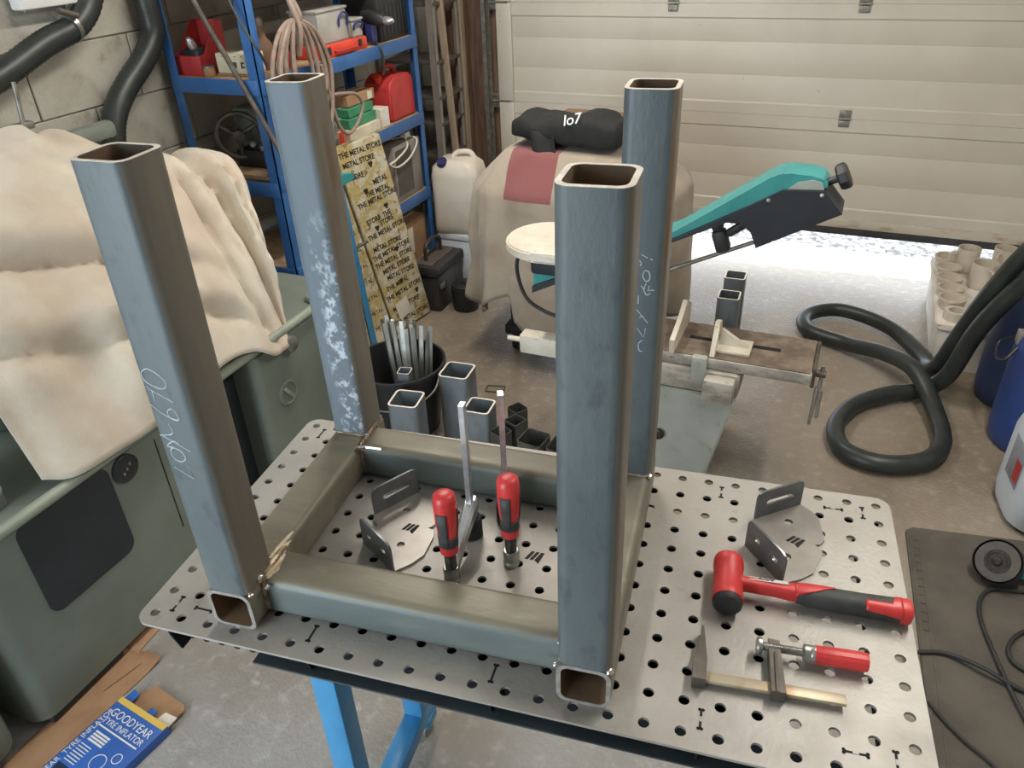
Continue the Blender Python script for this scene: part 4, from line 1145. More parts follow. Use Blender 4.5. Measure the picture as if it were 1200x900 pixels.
b = nb(); lathe(b, [(0.026, 0.0), (0.028, 0.004), (0.028, 0.10), (0.020, 0.116), (0.016, 0.118)], None, 20); obj('can', b, m_chromed, t)
b = nb(); lathe(b, [(0.018, 0.116), (0.020, 0.120), (0.020, 0.142), (0.016, 0.150), (0.008, 0.151)], None, 20); obj('cap', b, m_blackp, t)
t = thing('tape_roll', 'orange and white roll of tape behind the spray can', 'tape', (-1.72, 1.945, Z3), 0.0)
b = nb(); lathe(b, [(0.030, 0.0), (0.045, 0.0), (0.045, 0.048), (0.030, 0.048)], None, 28, False, False); obj('roll', b, m_orange, t)
b = nb(); lathe(b, [(0.0295, 0.002), (0.0305, 0.002), (0.0305, 0.052), (0.0295, 0.052)], None, 28, False, False); obj('core', b, m_whitec, t)

# ---- things on the lower shelf
t = thing('metal_case', 'grey metal case with a coiled white cord on the lower shelf', 'metal case', (-1.735, 2.43, Z2))
b = nb(); box(b, (0, 0, 0.135), (0.17, 0.26, 0.27), 0.006); c0 = obj('case', b, m_grey, t)
b = nb(); box(b, (0.0858, -0.04, 0.14), (0.002, 0.15, 0.22)); obj('dark_side_panel', b, m_greyd, c0)
t = thing('extension_lead', 'white power lead with plug lying over the grey metal case', 'power lead', (-1.735, 2.43, Z2 + 0.271))
b = nb(); sweep(b, spline([(0.05, 0.05, 0.012), (0.10, -0.02, -0.02), (0.105, -0.14, -0.05), (0.10, -0.19, -0.06), (0.10, -0.12, -0.09), (0.103, 0.0, -0.07), (0.10, 0.08, -0.01), (0.05, 0.07, 0.006), (-0.02, -0.02, 0.006), (-0.06, 0.03, 0.006), (0.0, 0.09, 0.007)], 8), 0.0045, 8); obj('cable', b, m_whitec, t)
b = nb(); box(b, (0.05, 0.055, 0.020), (0.035, 0.05, 0.028), 0.006); obj('plug', b, m_white, t)
carton('cardboard_box', (-1.74, 2.21, Z2), (0.13, 0.15, 0.09), m_card, 'open brown cardboard box beside the grey metal case', rz=0.05)

# ================================================================== behind the frame: boards, cans, bucket, offcuts
m_foil = mk('yellow_foil_wrap', (196, 176, 118), 0.36, 0.1, (216, 208, 186), 11, 8, (1, 1, 1), 0.42, 0.58, 0.8, 38, (150, 122, 72), 26, 0.55, 0.66)
m_print = mk('black_print', (50, 44, 30), 0.7)
m_jerry = mk('milky_plastic', (224, 216, 202), 0.4, 0, (212, 202, 186), 6, 5)
m_foam = mk('white_foam', (226, 232, 238), 0.6, 0, (214, 222, 230), 8, 4)
m_navy = mk('dark_blue_cap', (52, 50, 96), 0.4)
m_tbox = mk('black_tool_box', (52, 52, 54), 0.5, 0, (62, 60, 60), 12, 5)
m_tboxl = mk('worn_brown_lid', (104, 92, 84), 0.6, 0, (84, 76, 70), 14, 6)
m_tube2 = mk('offcut_steel', (124, 132, 138), 0.42, 0.3, (104, 110, 112), 12, 6, (1, 1, 0.4), col3=(140, 132, 118), scale3=30, lo3=0.58, hi3=0.72)
m_tubed = mk('dark_offcut_steel', (84, 84, 80), 0.5, 0.3, (70, 70, 66), 20, 5)
m_strip = mk('steel_strip', (150, 150, 142), 0.4, 0.5, (120, 118, 108), 26, 5, (1, 1, 0.3))
m_teal = mk('teal_machine_paint', (62, 152, 150), 0.38, 0, (52, 136, 136), 7, 6)
m_tealk = mk('dark_cover', (34, 37, 44), 0.5, 0, (42, 45, 52), 10)
m_sawgrey = mk('pale_machine_grey', (176, 180, 172), 0.42, 0, (162, 166, 158), 6, 6, col3=(140, 132, 116), scale3=24, lo3=0.62, hi3=0.75)
m_sawwhite = mk('cream_machine_paint', (216, 208, 192), 0.5, 0, (200, 190, 172), 8, 6, col3=(150, 132, 108), scale3=30, lo3=0.64, hi3=0.74)
m_sawdirty = mk('dirty_machine_paint', (182, 176, 164), 0.5, 0.1, (146, 140, 130), 10, 8, (1, 1, 2), 0.4, 0.62, col3=(116, 106, 94), scale3=30, lo3=0.58, hi3=0.7)
m_swarf = mk('rusty_bed', (138, 122, 106), 0.7, 0.1, (104, 90, 78), 16, 8, bump=0.2, bscale=60)
m_beige = mk('brown_dust_cloth', (160, 147, 130), 0.95, 0, (146, 131, 114), 4, 8, (1, 1, 1), 0.4, 0.6, 0.25, 200, (128, 108, 92), 9, 0.66, 0.82, sheen=0.2)
m_bag = mk('black_canvas', (28, 28, 28), 0.85, 0, (36, 36, 36), 20, 6, bump=0.3, bscale=150)
m_whink = mk('white_print', (226, 226, 222), 0.7)

def slab(name, BL, BR, TL, th, mat, label, cat, group=None):
    BL, BR, TL = V(BL), V(BR), V(TL)
    t = thing(name, label, cat, BL, 0, group)
    w, h = (BR - BL).length, (TL - BL).length
    m = axes((0, 0, 0), BR - BL, TL - BL)
    yv = (TL - BL).normalized()
    m[0][1], m[1][1], m[2][1] = yv.x, yv.y, yv.z      # board leans sideways as it stands
    b = nb(); prism(b, [(0, 0), (w, 0), (w, h), (0, h)], -th, 0.0, m)
    bmesh.ops.bevel(b, geom=b.edges[:], offset=0.003, segments=2, affect='EDGES')
    o = obj('wrapped_board', b, mat, t)
    return t, o, m, w, h
bt, bo, bm_, bw, bh = slab('insulation_board', (-1.560, 1.995, 0.010), (-1.520, 2.285, 0.010), (-1.589, 1.757, 0.985), 0.035, m_foil, 'yellow foil wrapped board with black print leaning on the shelving', 'board', 'wrapped boards leaning on the shelving')
for k, (s, x, y) in enumerate([('THE METAL STORE', 0.5, 0.96), ('METAL STORE', 0.4, 0.915), ('THE METAL', 0.6, 0.755), ('STORE', 0.6, 0.60), ('THE METAL STORE', 0.5, 0.445), ('METAL STORE', 0.5, 0.355), ('THE METAL', 0.4, 0.26), ('STORE', 0.3, 0.09), ('STORE', 0.25, 0.855), ('METAL', 0.72, 0.80), ('THE METAL STORE', 0.55, 0.72), ('STORE  THE', 0.45, 0.63), ('THE METAL STORE', 0.55, 0.555), ('METAL STORE', 0.45, 0.485), ('THE METAL STORE', 0.5, 0.40), ('METAL STORE', 0.55, 0.31), ('THE METAL STORE', 0.5, 0.21), ('METAL STORE', 0.45, 0.13), ('THE METAL STORE', 0.5, 0.05)]):
    text('printed_lettering', s, 0.036, m_print, bo, bm_ @ M.Translation((bw * x, bh * y, 0.0006)) @ M.Rotation(random.uniform(-0.06, 0.06), 4, 'Z'), 0.0003, sx=0.9, bold=0.0009)
for x, y in ((0.62, 0.885), (0.35, 0.775), (0.68, 0.67), (0.34, 0.585), (0.62, 0.44), (0.5, 0.265), (0.8, 0.17)):
    b = nb()
    for q in range(3):
        a = q * 2 * PI / 3 + 0.5
        prism(b, circle2(0.0085, 10, bw * x + 0.0075 * math.cos(a), bh * y + 0.0075 * math.sin(a)), 0.0003, 0.0009, bm_)
    obj('printed_emblem', b, m_print, bo)
b = nb(); prism(b, [(0.06, 0.06), (0.155, 0.075), (0.145, 0.175), (0.05, 0.155)], 0.0006, 0.0016, bm_); obj('paper_label', b, m_whitec, bo)
bt2, bo2, bm2, bw2, bh2 = slab('insulation_board', (-1.594, 1.800, 0.010), (-1.566, 1.988, 0.010), (-1.620, 1.585, 0.86), 0.004, m_foil, 'narrow yellow wrapped board half hidden behind the blue clamp bar', 'board', 'wrapped boards leaning on the shelving')
for y in (0.9, 0.8, 0.7, 0.6, 0.5, 0.4, 0.3, 0.2, 0.1):
    text('printed_lettering', 'THE METAL', 0.030, m_print, bo2, bm2 @ M.Translation((bw2 * 0.5, bh2 * y, 0.0006)), 0.0003)

t = thing('sash_clamp', 'blue bar sash clamp leaning beside the yellow boards', 'clamp', (-1.55, 1.785, 0.0))
p0, p1 = V((0, 0, 0.004)), V((0.035, -0.135, 0.90))
b = nb(); m = axes(p0, p1 - p0, (0.35, 1, 0)); prism(b, [(0, -0.016), ((p1 - p0).length, -0.016), ((p1 - p0).length, 0.016), (0, 0.016)], -0.005, 0.005, m); obj('bar', b, m_blue, t)
b = nb(); L0 = (p1 - p0).length
prism(b, [(L0 - 0.030, -0.02), (L0 + 0.012, -0.02), (L0 + 0.012, 0.03), (L0, 0.075), (L0 - 0.022, 0.075), (L0 - 0.03, 0.03)], -0.009, 0.009, m); obj('head_jaw', b, m_teal, t)
b = nb(); cyl(b, m @ V((L0 - 0.03, 0.035, 0.016)), m @ V((L0 - 0.03, 0.095, 0.016)), 0.010, n=12); obj('pad', b, m_blackr, t)
b = nb(); cyl(b, m @ V((0.58, -0.02, 0.0)), m @ V((0.58, 0.085, 0.004)), 0.006, n=10); obj('peg', b, m_iron, t)

# white jerrycan on a foam box
fx, fy = -1.512, 2.70
t = thing('foam_box', 'white foam box standing under the jerrycan', 'foam box', (fx + 0.027, fy + 0.0, 0))
b = nb(); box(b, (0, 0, 0.145), (0.26, 0.19, 0.28), 0.008); obj('tub', b, m_foam, t)
b = nb(); box(b, (0, 0, 0.303), (0.27, 0.20, 0.034), 0.006); obj('lid', b, m_foam, t)
t = thing('jerrycan', 'milky white jerrycan with dark blue cap on the foam box', 'jerrycan', (fx, fy, 0.3205), math.radians(8))
b = nb()
def canring(w, d, z, r):
    return [(x, y, z) for x, y in rrect(w, d, r, 5)]
R = []
for w, d, z, r in ((0.23, 0.18, 0.0, 0.03), (0.250, 0.20, 0.012, 0.035), (0.255, 0.205, 0.05, 0.035), (0.252, 0.202, 0.18, 0.035), (0.255, 0.205, 0.31, 0.035), (0.24, 0.19, 0.355, 0.04), (0.18, 0.15, 0.385, 0.045), (0.13, 0.11, 0.392, 0.045)):
    R.append([b.verts.new(p) for p in canring(w, d, z, r)])
for k in range(len(R) - 1):
    ring_faces(b, R[k], R[k + 1])
b.faces.new(R[0][::-1]); b.faces.new(R[-1]); obj('can', b, m_jerry, t)
b = nb(); lathe(b, [(0.030, 0.0), (0.030, 0.008), (0.026, 0.010), (0.026, 0.026), (0.012, 0.027)], M.Translation((-0.060, -0.068, 0.368)) @ M.Rotation(math.radians(32), 4, 'X'), 22); obj('cap', b, m_navy, t)
b = nb(); sweep(b, spline([(-0.03, 0.0, 0.388), (0.0, 0.01, 0.412), (0.06, 0.02, 0.412), (0.09, 0.03, 0.370)], 6), 0.014, 10); obj('handle', b, m_jerry, t)

t = thing('tool_box', 'black tool box with worn lid and handle on the floor', 'tool box', (-1.546, 2.446, 0), math.radians(0))
t.scale = (1.0, 0.90, 1.14)
b = nb(); box(b, (0, 0, 0.085), (0.15, 0.32, 0.17), 0.012); obj('tub', b, m_tbox, t)
b = nb(); box(b, (0, 0, 0.195), (0.165, 0.34, 0.05), 0.012); ld = obj('lid', b, m_tbox, t)
b = nb(); box(b, (-0.01, 0, 0.222), (0.10, 0.30, 0.008), 0.002); obj('lid_tray', b, m_tboxl, ld)
b = nb()
for k in range(16):
    box(b, (0.0835, -0.15 + k * 0.02, 0.197), (0.004, 0.010, 0.034), 0.001)
obj('lid_ribs', b, m_tbox, ld)
b = nb(); sweep(b, spline([(-0.02, -0.09, 0.224), (-0.02, -0.085, 0.285), (-0.02, -0.03, 0.305), (-0.02, 0.03, 0.305), (-0.02, 0.085, 0.285), (-0.02, 0.09, 0.224)], 5), 0.010, 8); obj('handle', b, m_tbox, t)
b = nb(); box(b, (0.0765, -0.11, 0.12), (0.004, 0.05, 0.025)); obj('latch_label', b, m_grey, t)
t = thing('black_pot', 'black lidded plastic pot beside the tool box', 'pot', (-1.368, 2.40, 0))
b = nb(); lathe(b, [(0.064, 0), (0.068, 0.006), (0.074, 0.12), (0.074, 0.128), (0.076, 0.13)], None, 30, True, False)
lathe(b, [(0.076, 0.13), (0.070, 0.13), (0.066, 0.10)], None, 30, False, True); obj('tub', b, m_blackr, t)
b = nb(); lathe(b, [(0.069, 0.125), (0.069, 0.138), (0.064, 0.142), (0.020, 0.143), (0.018, 0.155), (0.008, 0.158)], None, 30); obj('lid', b, m_blackp, t)
carton('cardboard_box', (-1.74, 2.47, 0.2155), (0.14, 0.20, 0.22), m_card, 'brown cardboard box on the bottom shelf behind the tool box', lab=(-0.06, 0.12, 0.05, 0.14))

# bucket of steel strips
t = thing('bucket', 'black plastic bucket behind the left rear post', 'bucket', (-1.125, 1.335, 0))
b = nb(); lathe(b, [(0.135, 0.0), (0.140, 0.004), (0.178, 0.285), (0.186, 0.288), (0.186, 0.300), (0.176, 0.300), (0.136, 0.010)], None, 40, True, True); obj('tub', b, m_blackp, t)
b = nb(); sweep(b, spline([(-0.186, 0, 0.292), (-0.19, -0.08, 0.24), (-0.12, -0.17, 0.20), (0.0, -0.196, 0.185), (0.12, -0.17, 0.20), (0.19, -0.08, 0.24), (0.186, 0, 0.292)], 6), 0.004, 8); obj('bail', b, m_galv, t)
ORD = 'first second third fourth fifth sixth seventh eighth ninth tenth eleventh twelfth thirteenth fourteenth fifteenth sixteenth seventeenth eighteenth nineteenth twentieth'.split()
for k in range(20):
    u = k / 19
    x0, x1 = -1.150 + 0.125 * u, -1.240 + 0.225 * u
    b = nb()
    p0, p1 = V((x0, 1.345 + 0.02 * math.sin(k * 3.1), 0.014)), V((x1, 1.425 + 0.022 * math.sin(k * 2.3), 0.420 + 0.014 * math.sin(k * 1.7)))
    m = axes((0, 0, 0), p1 - p0, V((1, 0.35, 0)) if k % 3 else V((1, -0.15, 0)))
    L0 = (p1 - p0).length
    prism(b, [(0, -0.008), (L0, -0.008), (L0, 0.008), (0, 0.008)], -0.0015, 0.0015, m)
    tag(obj('steel_strip', b, m_strip if k % 4 else m_chromed, None, p0), ('flat steel strip in the bucket bundle, %s from the left' % ORD[k]), 'steel strip', 'flat steel strips in the bucket')
def offcut(x, y, deg, s, h, label, mat=m_tube2, wall=0.005, group='square tube offcuts on the floor', z0=0.0, s2=None):
    t = thing('tube_offcut', label, 'tube offcut', (x, y, z0), math.radians(deg), group)
    b = nb(); sqtube(b, (0, 0, 0), (0, 0, h), s, s2 or s, wall, s * 0.15, (0, 1, 0)); o = obj('tube', b, mat, t)
    ringcap((0, 0, h), (0, 0, 1), s, s2 or s, wall, s * 0.15, (0, 1, 0), o, 'cut_rim', m_cut if mat is m_tube2 else mat)
offcut(-1.045, 1.245, 12, 0.050, 0.30, 'small square tube offcut standing in the black bucket', m_tube2, 0.003, z0=0.02)
offcut(-0.957, 1.100, 9, 0.112, 0.30, 'front square tube offcut beside the bucket with bright rim', m_tube2, 0.007)
offcut(-0.872, 1.345, 5, 0.118, 0.30, 'tall square tube offcut behind the front one beside the bucket', m_tube2, 0.007)
offcut(-0.755, 1.285, 5, 0.104, 0.20, 'square tube offcut between the two upright clamp bars', m_tube2, 0.007)
offcut(-0.662, 1.431, 60, 0.062, 0.12, 'small dark square offcut furthest back in the cluster', m_tubed, 0.003)
offcut(-0.637, 1.350, 66, 0.064, 0.12, 'small dark square offcut second from the back in the cluster', m_tubed, 0.003)
offcut(-0.660, 1.262, 70, 0.064, 0.12, 'small dark square offcut touching the larger grey one', m_tubed, 0.003)
offcut(-0.510, 1.226, 84, 0.098, 0.15, 'wide dark square offcut beside the front right post', m_tubed, 0.004)
offcut(-0.395, 1.220, 84, 0.098, 0.15, 'wide dark square offcut mostly hidden by the front right post', m_tubed, 0.004)
t = thing('square_steel_ring', 'small flat square steel ring lying on the floor', 'steel ring', (-0.885, 1.70, 0), 0.2)
b = nb(); holed(b, rrect(0.085, 0.055, 0.004, 2), [rrect(0.074, 0.044, 0.003, 2)], 0.0005, 0.004); obj('ring', b, m_tubed, t)

# ---- machine under a brown cloth
t0_ = thing('covered_machine', 'dark wheeled machine cart under the brown cloth', 'machine', (-0.65, 2.18, 0))
b = nb(); box(b, (0, 0.02, 0.50), (0.62, 0.30, 0.80), 0.02); box(b, (0.0, 0.02, 0.12), (0.66, 0.34, 0.05), 0.01); obj('cabinet', b, m_lpanel, t0_)
for x, y in ((-0.28, -0.10), (0.28, -0.10), (-0.28, 0.15), (0.28, 0.15)):
    b = nb(); cyl(b, (x - 0.015, y, 0.045), (x + 0.015, y, 0.045), 0.045, n=20); box(b, (x, y, 0.09), (0.04, 0.05, 0.02), 0.003); obj('wheel', b, m_blackr, t0_)
cc = V((-0.65, 2.18, 0))
def drape(u, v):
    a = 2 * PI * u
    ca, sa = math.cos(a), math.sin(a)
    # rings: top, shoulder, side, hem
    e = 0.38
    cx, cy = math.copysign(abs(ca) ** e, ca), math.copysign(abs(sa) ** e, sa)
    hemz = 0.24 + 0.15 * math.sin(a * 2 + 0.4) - 0.12 * math.exp(-((a - 4.35) / 0.16) ** 2) - 0.16 * math.exp(-((a - 4.75) / 0.14) ** 2) - 0.08 * math.sin(a * 5)
    if ca < -0.3:
        hemz += 0.10
    if ca < -0.2:
        hemz = 0.30 + 0.05 * math.sin(a * 6)
    hemz = max(0.05, hemz)
    if v < 0.3:
        q = v / 0.3
        hx, hy = 0.30 * q, 0.17 * q
        z = 0.972 - 0.012 * q
        w = 0.1
    elif v < 0.48:
        q = (v - 0.3) / 0.18
        hx, hy = 0.30 + 0.14 * q, 0.17 + 0.10 * q
        z = 0.96 - 0.15 * q
        w = 0.15
    else:
        q = (v - 0.48) / 0.52
        hx, hy = 0.44 + 0.01 * q, 0.27 + 0.03 * q
        z = 0.81 + (hemz - 0.81) * q
        w = 0.2 + 0.8 * q
    f = 0.022 * w * math.sin(a * 9 + 1.2) + 0.016 * w * math.sin(a * 19 + 2 * v) + 0.014 * NZ.noise(V((ca * 4, sa * 4, v * 6)))
    return cc + V(((hx + f * (1 if v > 0.2 else 0)) * cx, (hy + f * (1 if v > 0.2 else 0)) * cy, z + 0.006 * NZ.noise(V((ca * 3 * v, sa * 3 * v, 4))) * 2))
b = nb(); grid(b, 120, 44, drape)
cl = obj('brown_cloth', b, m_beige, smooth=75, doubles=True)
solid(cl, 0.003)
tag(cl, 'brown dust cloth with a red stripe draped over the machine', 'dust cloth')
# the woven red stripe: a band in the cloth's own coordinates
nt = m_beige.node_tree
pb = nt.nodes['Principled BSDF']
src = pb.inputs['Base Color'].links[0].from_socket
tc = nt.nodes.new('ShaderNodeTexCoord'); sx_ = nt.nodes.new('ShaderNodeSeparateXYZ'); nt.links.new(tc.outputs['Object'], sx_.inputs[0])
cmp_ = nt.nodes.new('ShaderNodeMath'); cmp_.operation = 'COMPARE'; cmp_.inputs[1].default_value = -0.80; cmp_.inputs[2].default_value = 0.105; nt.links.new(sx_.outputs['X'], cmp_.inputs[0])
cz = nt.nodes.new('ShaderNodeMath'); cz.operation = 'GREATER_THAN'; cz.inputs[1].default_value = 0.79; nt.links.new(sx_.outputs['Z'], cz.inputs[0])
mu = nt.nodes.new('ShaderNodeMath'); mu.operation = 'MULTIPLY'; nt.links.new(cmp_.outputs[0], mu.inputs[0]); nt.links.new(cz.outputs[0], mu.inputs[1])
mxr = nt.nodes.new('ShaderNodeMix'); mxr.data_type = 'RGBA'; nt.links.new(mu.outputs[0], mxr.inputs['Factor']); nt.links.new(src, mxr.inputs['A']); mxr.inputs['B'].default_value = srgb(130, 78, 76); nt.links.new(mxr.outputs['Result'], pb.inputs['Base Color'])

# black bag and a brown block on top
t = thing('black_bag', 'crumpled black canvas bag with white lettering on the brown cloth', 'bag', (-0.69, 2.14, 0.985), math.radians(-6))
def bagf(u, v):
    x = (u - 0.5) * 0.46
    a = 2 * PI * v
    r = (0.060 + 0.016 * u + 0.005 * math.sin(u * 9)) * (1 - 0.35 * abs(2 * u - 1) ** 5)
    ca_, sa_ = math.cos(a), math.sin(a)
    y, z = 0.105 * math.copysign(abs(ca_) ** 0.6, ca_) * (1 - 0.2 * abs(2 * u - 1) ** 4), r * 0.9 * math.copysign(abs(sa_) ** 0.7, sa_) + 0.055
    n = NZ.noise(V((x * 9, y * 12, z * 14))) * 0.018 + NZ.noise(V((x * 25, y * 25, z * 25))) * 0.006
    return V((x + n * 0.4, y * (1 + n * 3), max(0.0, z + n)))
b = nb(); grid(b, 40, 26, bagf)
b.verts.ensure_lookup_table(); bmesh.ops.remove_doubles(b, verts=b.verts[:], dist=1e-5)
bmesh.ops.holes_fill(b, edges=[e for e in b.edges if e.is_boundary], sides=60); bg_ = obj('bag', b, m_bag, t, smooth=80)
b = nb(); grid(b, 14, 10, lambda u, v: V((-0.14 + 0.10 * u + 0.04 * v, -0.098 - 0.035 * v - 0.012 * math.sin(u * 6), 0.055 - 0.16 * v * v - 0.02 * v))); solid(obj('flap', b, m_bag, bg_, smooth=80), 0.004)
text('white_lettering', 'lo7', 0.062, m_whink, bg_, axes((0.055, -0.104, 0.112), (1, 0.0, 0.24), (-0.1, 0.55, 0.8)), 0.0015)
t = thing('brown_block', 'dark brown block lying behind the black bag', 'block', (-0.63, 2.30, 0.978), math.radians(-5))
b = nb(); box(b, (0, 0, 0.045), (0.30, 0.07, 0.09), 0.004); obj('block', b, m_cardd, t)

# ---- bandsaw
sw = thing('bandsaw', 'teal metal cutting bandsaw with raised arm and grey pedestal', 'bandsaw', (-0.05, 1.5, 0))
def W_(x, y, z):
    return (x + 0.05, y - 1.5, z)
b = nb()
ring = []
for z, x0, x1, y0, y1 in ((0.0, -0.30, 0.09, 1.36, 1.62), (0.40, -0.34, 0.172, 1.335, 1.64)):
    ring.append([b.verts.new(W_(x, y, z)) for x, y in ((x0, y0), (x1, y0), (x1, y1), (x0, y1))])
ring_faces(b, ring[0], ring[1]); b.faces.new(ring[0][::-1]); b.faces.new(ring[1])
bmesh.ops.bevel(b, geom=b.edges[:], offset=0.006, segments=2, affect='EDGES'); obj('pedestal', b, m_sawgrey, sw)
b = nb(); lathe(b, [(0.020, 0), (0.020, 0.012), (0.014, 0.014), (0.014, 0.022), (0.006, 0.022)], M.Translation(W_(-0.075, 1.342, 0.20)) @ M.Rotation(PI / 2, 4, 'X'), 8); obj('pedestal_bolt', b, m_screw, sw)
b = nb(); box(b, W_(-0.09, 1.49, 0.445), (0.53, 0.31, 0.085), 0.012); box(b, W_(0.115, 1.31, 0.44), (0.10, 0.05, 0.085), 0.01); obj('base_casting', b, m_sawdirty, sw)
b = nb(); box(b, W_(0.12, 1.47, 0.508), (0.54, 0.24, 0.040), 0.006); vb = obj('vise_bed', b, m_sawdirty, sw)
b = nb(); box(b, W_(0.12, 1.47, 0.5295), (0.53, 0.23, 0.003)); obj('bed_top', b, m_swarf, vb)
b = nb(); box(b, W_(0.13, 1.475, 0.5315), (0.30, 0.020, 0.0015)); obj('bed_slot', b, m_dark, vb)
b = nb(); box(b, W_(0.04, 1.345, 0.49), (0.05, 0.03, 0.09), 0.006); cyl(b, W_(0.04, 1.332, 0.515), W_(0.04, 1.328, 0.515), 0.010, n=12); obj('pivot_lug', b, m_sawgrey, vb)
b = nb(); prism(b, [(1.34, 0.531), (1.60, 0.531), (1.60, 0.60), (1.52, 0.645), (1.45, 0.61), (1.34, 0.58)], -0.008, 0.008, axes(W_(-0.055, 0, 0), (0, 1, 0), (0, 0, 1)) @ M.Translation((0, 0, 0))); obj('fixed_jaw', b, m_sawwhite, sw)
b = nb()
prism(b, [(1.36, 0.531), (1.52, 0.531), (1.46, 0.620), (1.42, 0.630)], -0.008, 0.008, axes(W_(0.075, 0, 0), (0, 1, 0), (0, 0, 1)))
prism(b, [(0.08, 0.531), (0.19, 0.531), (0.18, 0.545), (0.09, 0.60)], -0.008, 0.008, axes(W_(0, 1.44, 0), (1, 0, 0), (0, 0, 1)))
box(b, W_(0.13, 1.44, 0.537), (0.12, 0.10, 0.012), 0.003); obj('sliding_jaw', b, m_sawwhite, sw)
b = nb(); box(b, W_(0.394, 1.47, 0.505), (0.012, 0.20, 0.07), 0.003); cyl(b, W_(0.395, 1.42, 0.50), W_(0.43, 1.42, 0.50), 0.012, n=12); obj('vise_end', b, m_iron, sw)
b = nb()
cyl(b, W_(0.418, 1.418, 0.53), W_(0.418, 1.42, 0.44), 0.006, n=10); cyl(b, W_(0.412, 1.42, 0.45), W_(0.408, 1.425, 0.30), 0.008, 0.005, n=10); cyl(b, W_(0.424, 1.42, 0.44), W_(0.426, 1.425, 0.33), 0.006, n=10)
obj('lock_lever', b, m_chromed, sw)
# arm in a vertical plane, rising to the right
ma = axes(W_(0, 1.50, 0), (1, 0, 0), (0, 0, 1))      # local x, z -> y ; local z points to -y
b = nb(); prism(b, [(-0.60, 0.63), (-0.60, 0.70), (-0.109, 0.895), (0.180, 1.105), (0.215, 1.116), (0.300, 1.112), (0.330, 1.100), (0.335, 1.072), (0.215, 1.065), (-0.109, 0.875), (-0.56, 0.63)], -0.10, 0.02, ma); bmesh.ops.bevel(b, geom=[e for e in b.edges if abs((e.verts[0].co - e.verts[1].co).y) > 0.05], offset=0.010, segments=3, affect='EDGES'); obj('arm', b, m_teal, sw)
b = nb(); prism(b, [(0.212, 1.068), (0.330, 1.075), (0.386, 1.012), (0.157, 0.880), (0.135, 0.93), (0.085, 0.965), (-0.03, 0.905), (-0.60, 0.615), (-0.60, 0.640), (-0.112, 0.872), (0.09, 0.990)], -0.095, 0.036, ma); gd = obj('blade_cover', b, m_tealk, sw)  # cover face painted near black for the shadow it lies in
for x, z in ((0.175, 1.035), (0.322, 1.064)):
    b = nb(); lathe(b, [(0.006, 0), (0.006, 0.003), (0.003, 0.005)], M.Translation(W_(x, 1.464, z)) @ M.Rotation(PI / 2, 4, 'X'), 10); obj('cover_screw', b, m_chrome, gd)
b = nb(); prism(b, [(0.225, 1.070), (0.325, 1.076), (0.318, 1.096), (0.29, 1.102), (0.25, 1.092)], 0.020, 0.024, ma); obj('wheel_recess', b, m_sawgrey, sw)
b = nb()
mt_ = M.Translation(W_(0.328, 1.53, 1.082)) @ M.Rotation(math.radians(62), 4, 'Y')
lathe(b, [(0.011, 0), (0.011, 0.03), (0.036, 0.034), (0.040, 0.040), (0.040, 0.058), (0.034, 0.064), (0.012, 0.066)], mt_, 9); obj('tension_knob', b, m_blackp, sw, smooth=20)
b = nb(); box(b, W_(0.045, 1.50, 0.880), (0.045, 0.05, 0.075), 0.012, M.Rotation(math.radians(-20), 3, 'Y')); box(b, W_(0.03, 1.50, 0.93), (0.035, 0.04, 0.04), 0.01); box(b, W_(0.09, 1.50, 0.925), (0.07, 0.03, 0.025), 0.006, M.Rotation(math.radians(-38), 3, 'Y')); obj('blade_guide', b, m_blackp, sw)
b = nb(); cyl(b, W_(-0.35, 1.50, 0.640), W_(0.165, 1.50, 0.895), 0.007, n=12); obj('feed_rod', b, m_galv, sw)
# drive end left of the posts
b = nb(); ol = [(-0.36, 1.24), (-0.36, 1.54)] + [(-0.505 + 0.15 * math.cos(a) * 0.95, 1.39 + 0.15 * math.sin(a)) for a in [PI / 2 + k * PI / 12 for k in range(13)]]
prism(b, [(x + 0.05, y - 1.5) for x, y in ol], 0.835, 0.868); bmesh.ops.bevel(b, geom=b.edges[:], offset=0.006, segments=2, affect='EDGES'); obj('drive_cover', b, m_sawwhite, sw)
b = nb(); box(b, W_(-0.50, 1.42, 0.785), (0.13, 0.12, 0.10), 0.015); obj('gearbox', b, m_tealk, sw)
b = nb(); sweep(b, spline([W_(-0.60, 1.44, 0.835), W_(-0.655, 1.46, 0.72), W_(-0.625, 1.46, 0.60), W_(-0.55, 1.46, 0.55), W_(-0.45, 1.46, 0.53)], 8), 0.007, 8); obj('power_cord', b, m_blackr, sw)
b = nb(); box(b, W_(-0.52, 1.50, 0.39), (0.28, 0.06, 0.075), 0.004); obj('cross_member', b, m_sawwhite, sw)
b = nb(); cyl(b, W_(-0.72, 1.50, 0.392), W_(-0.66, 1.50, 0.392), 0.010, n=12); obj('axle', b, m_sawwhite, sw)
b = nb(); box(b, W_(-0.43, 1.62, 0.30), (0.06, 0.05, 0.60), 0.004); obj('rear_leg', b, m_sawgrey, sw)
offcut(0.066, 1.705, 2, 0.077, 0.60, 'nearer of two tall square tubes standing behind the vise', m_tube2, 0.005, 'tall square tubes behind the vise')
offcut(0.060, 1.875, 2, 0.077, 0.605, 'further of two tall square tubes standing behind the vise', m_tube2, 0.005, 'tall square tubes behind the vise')

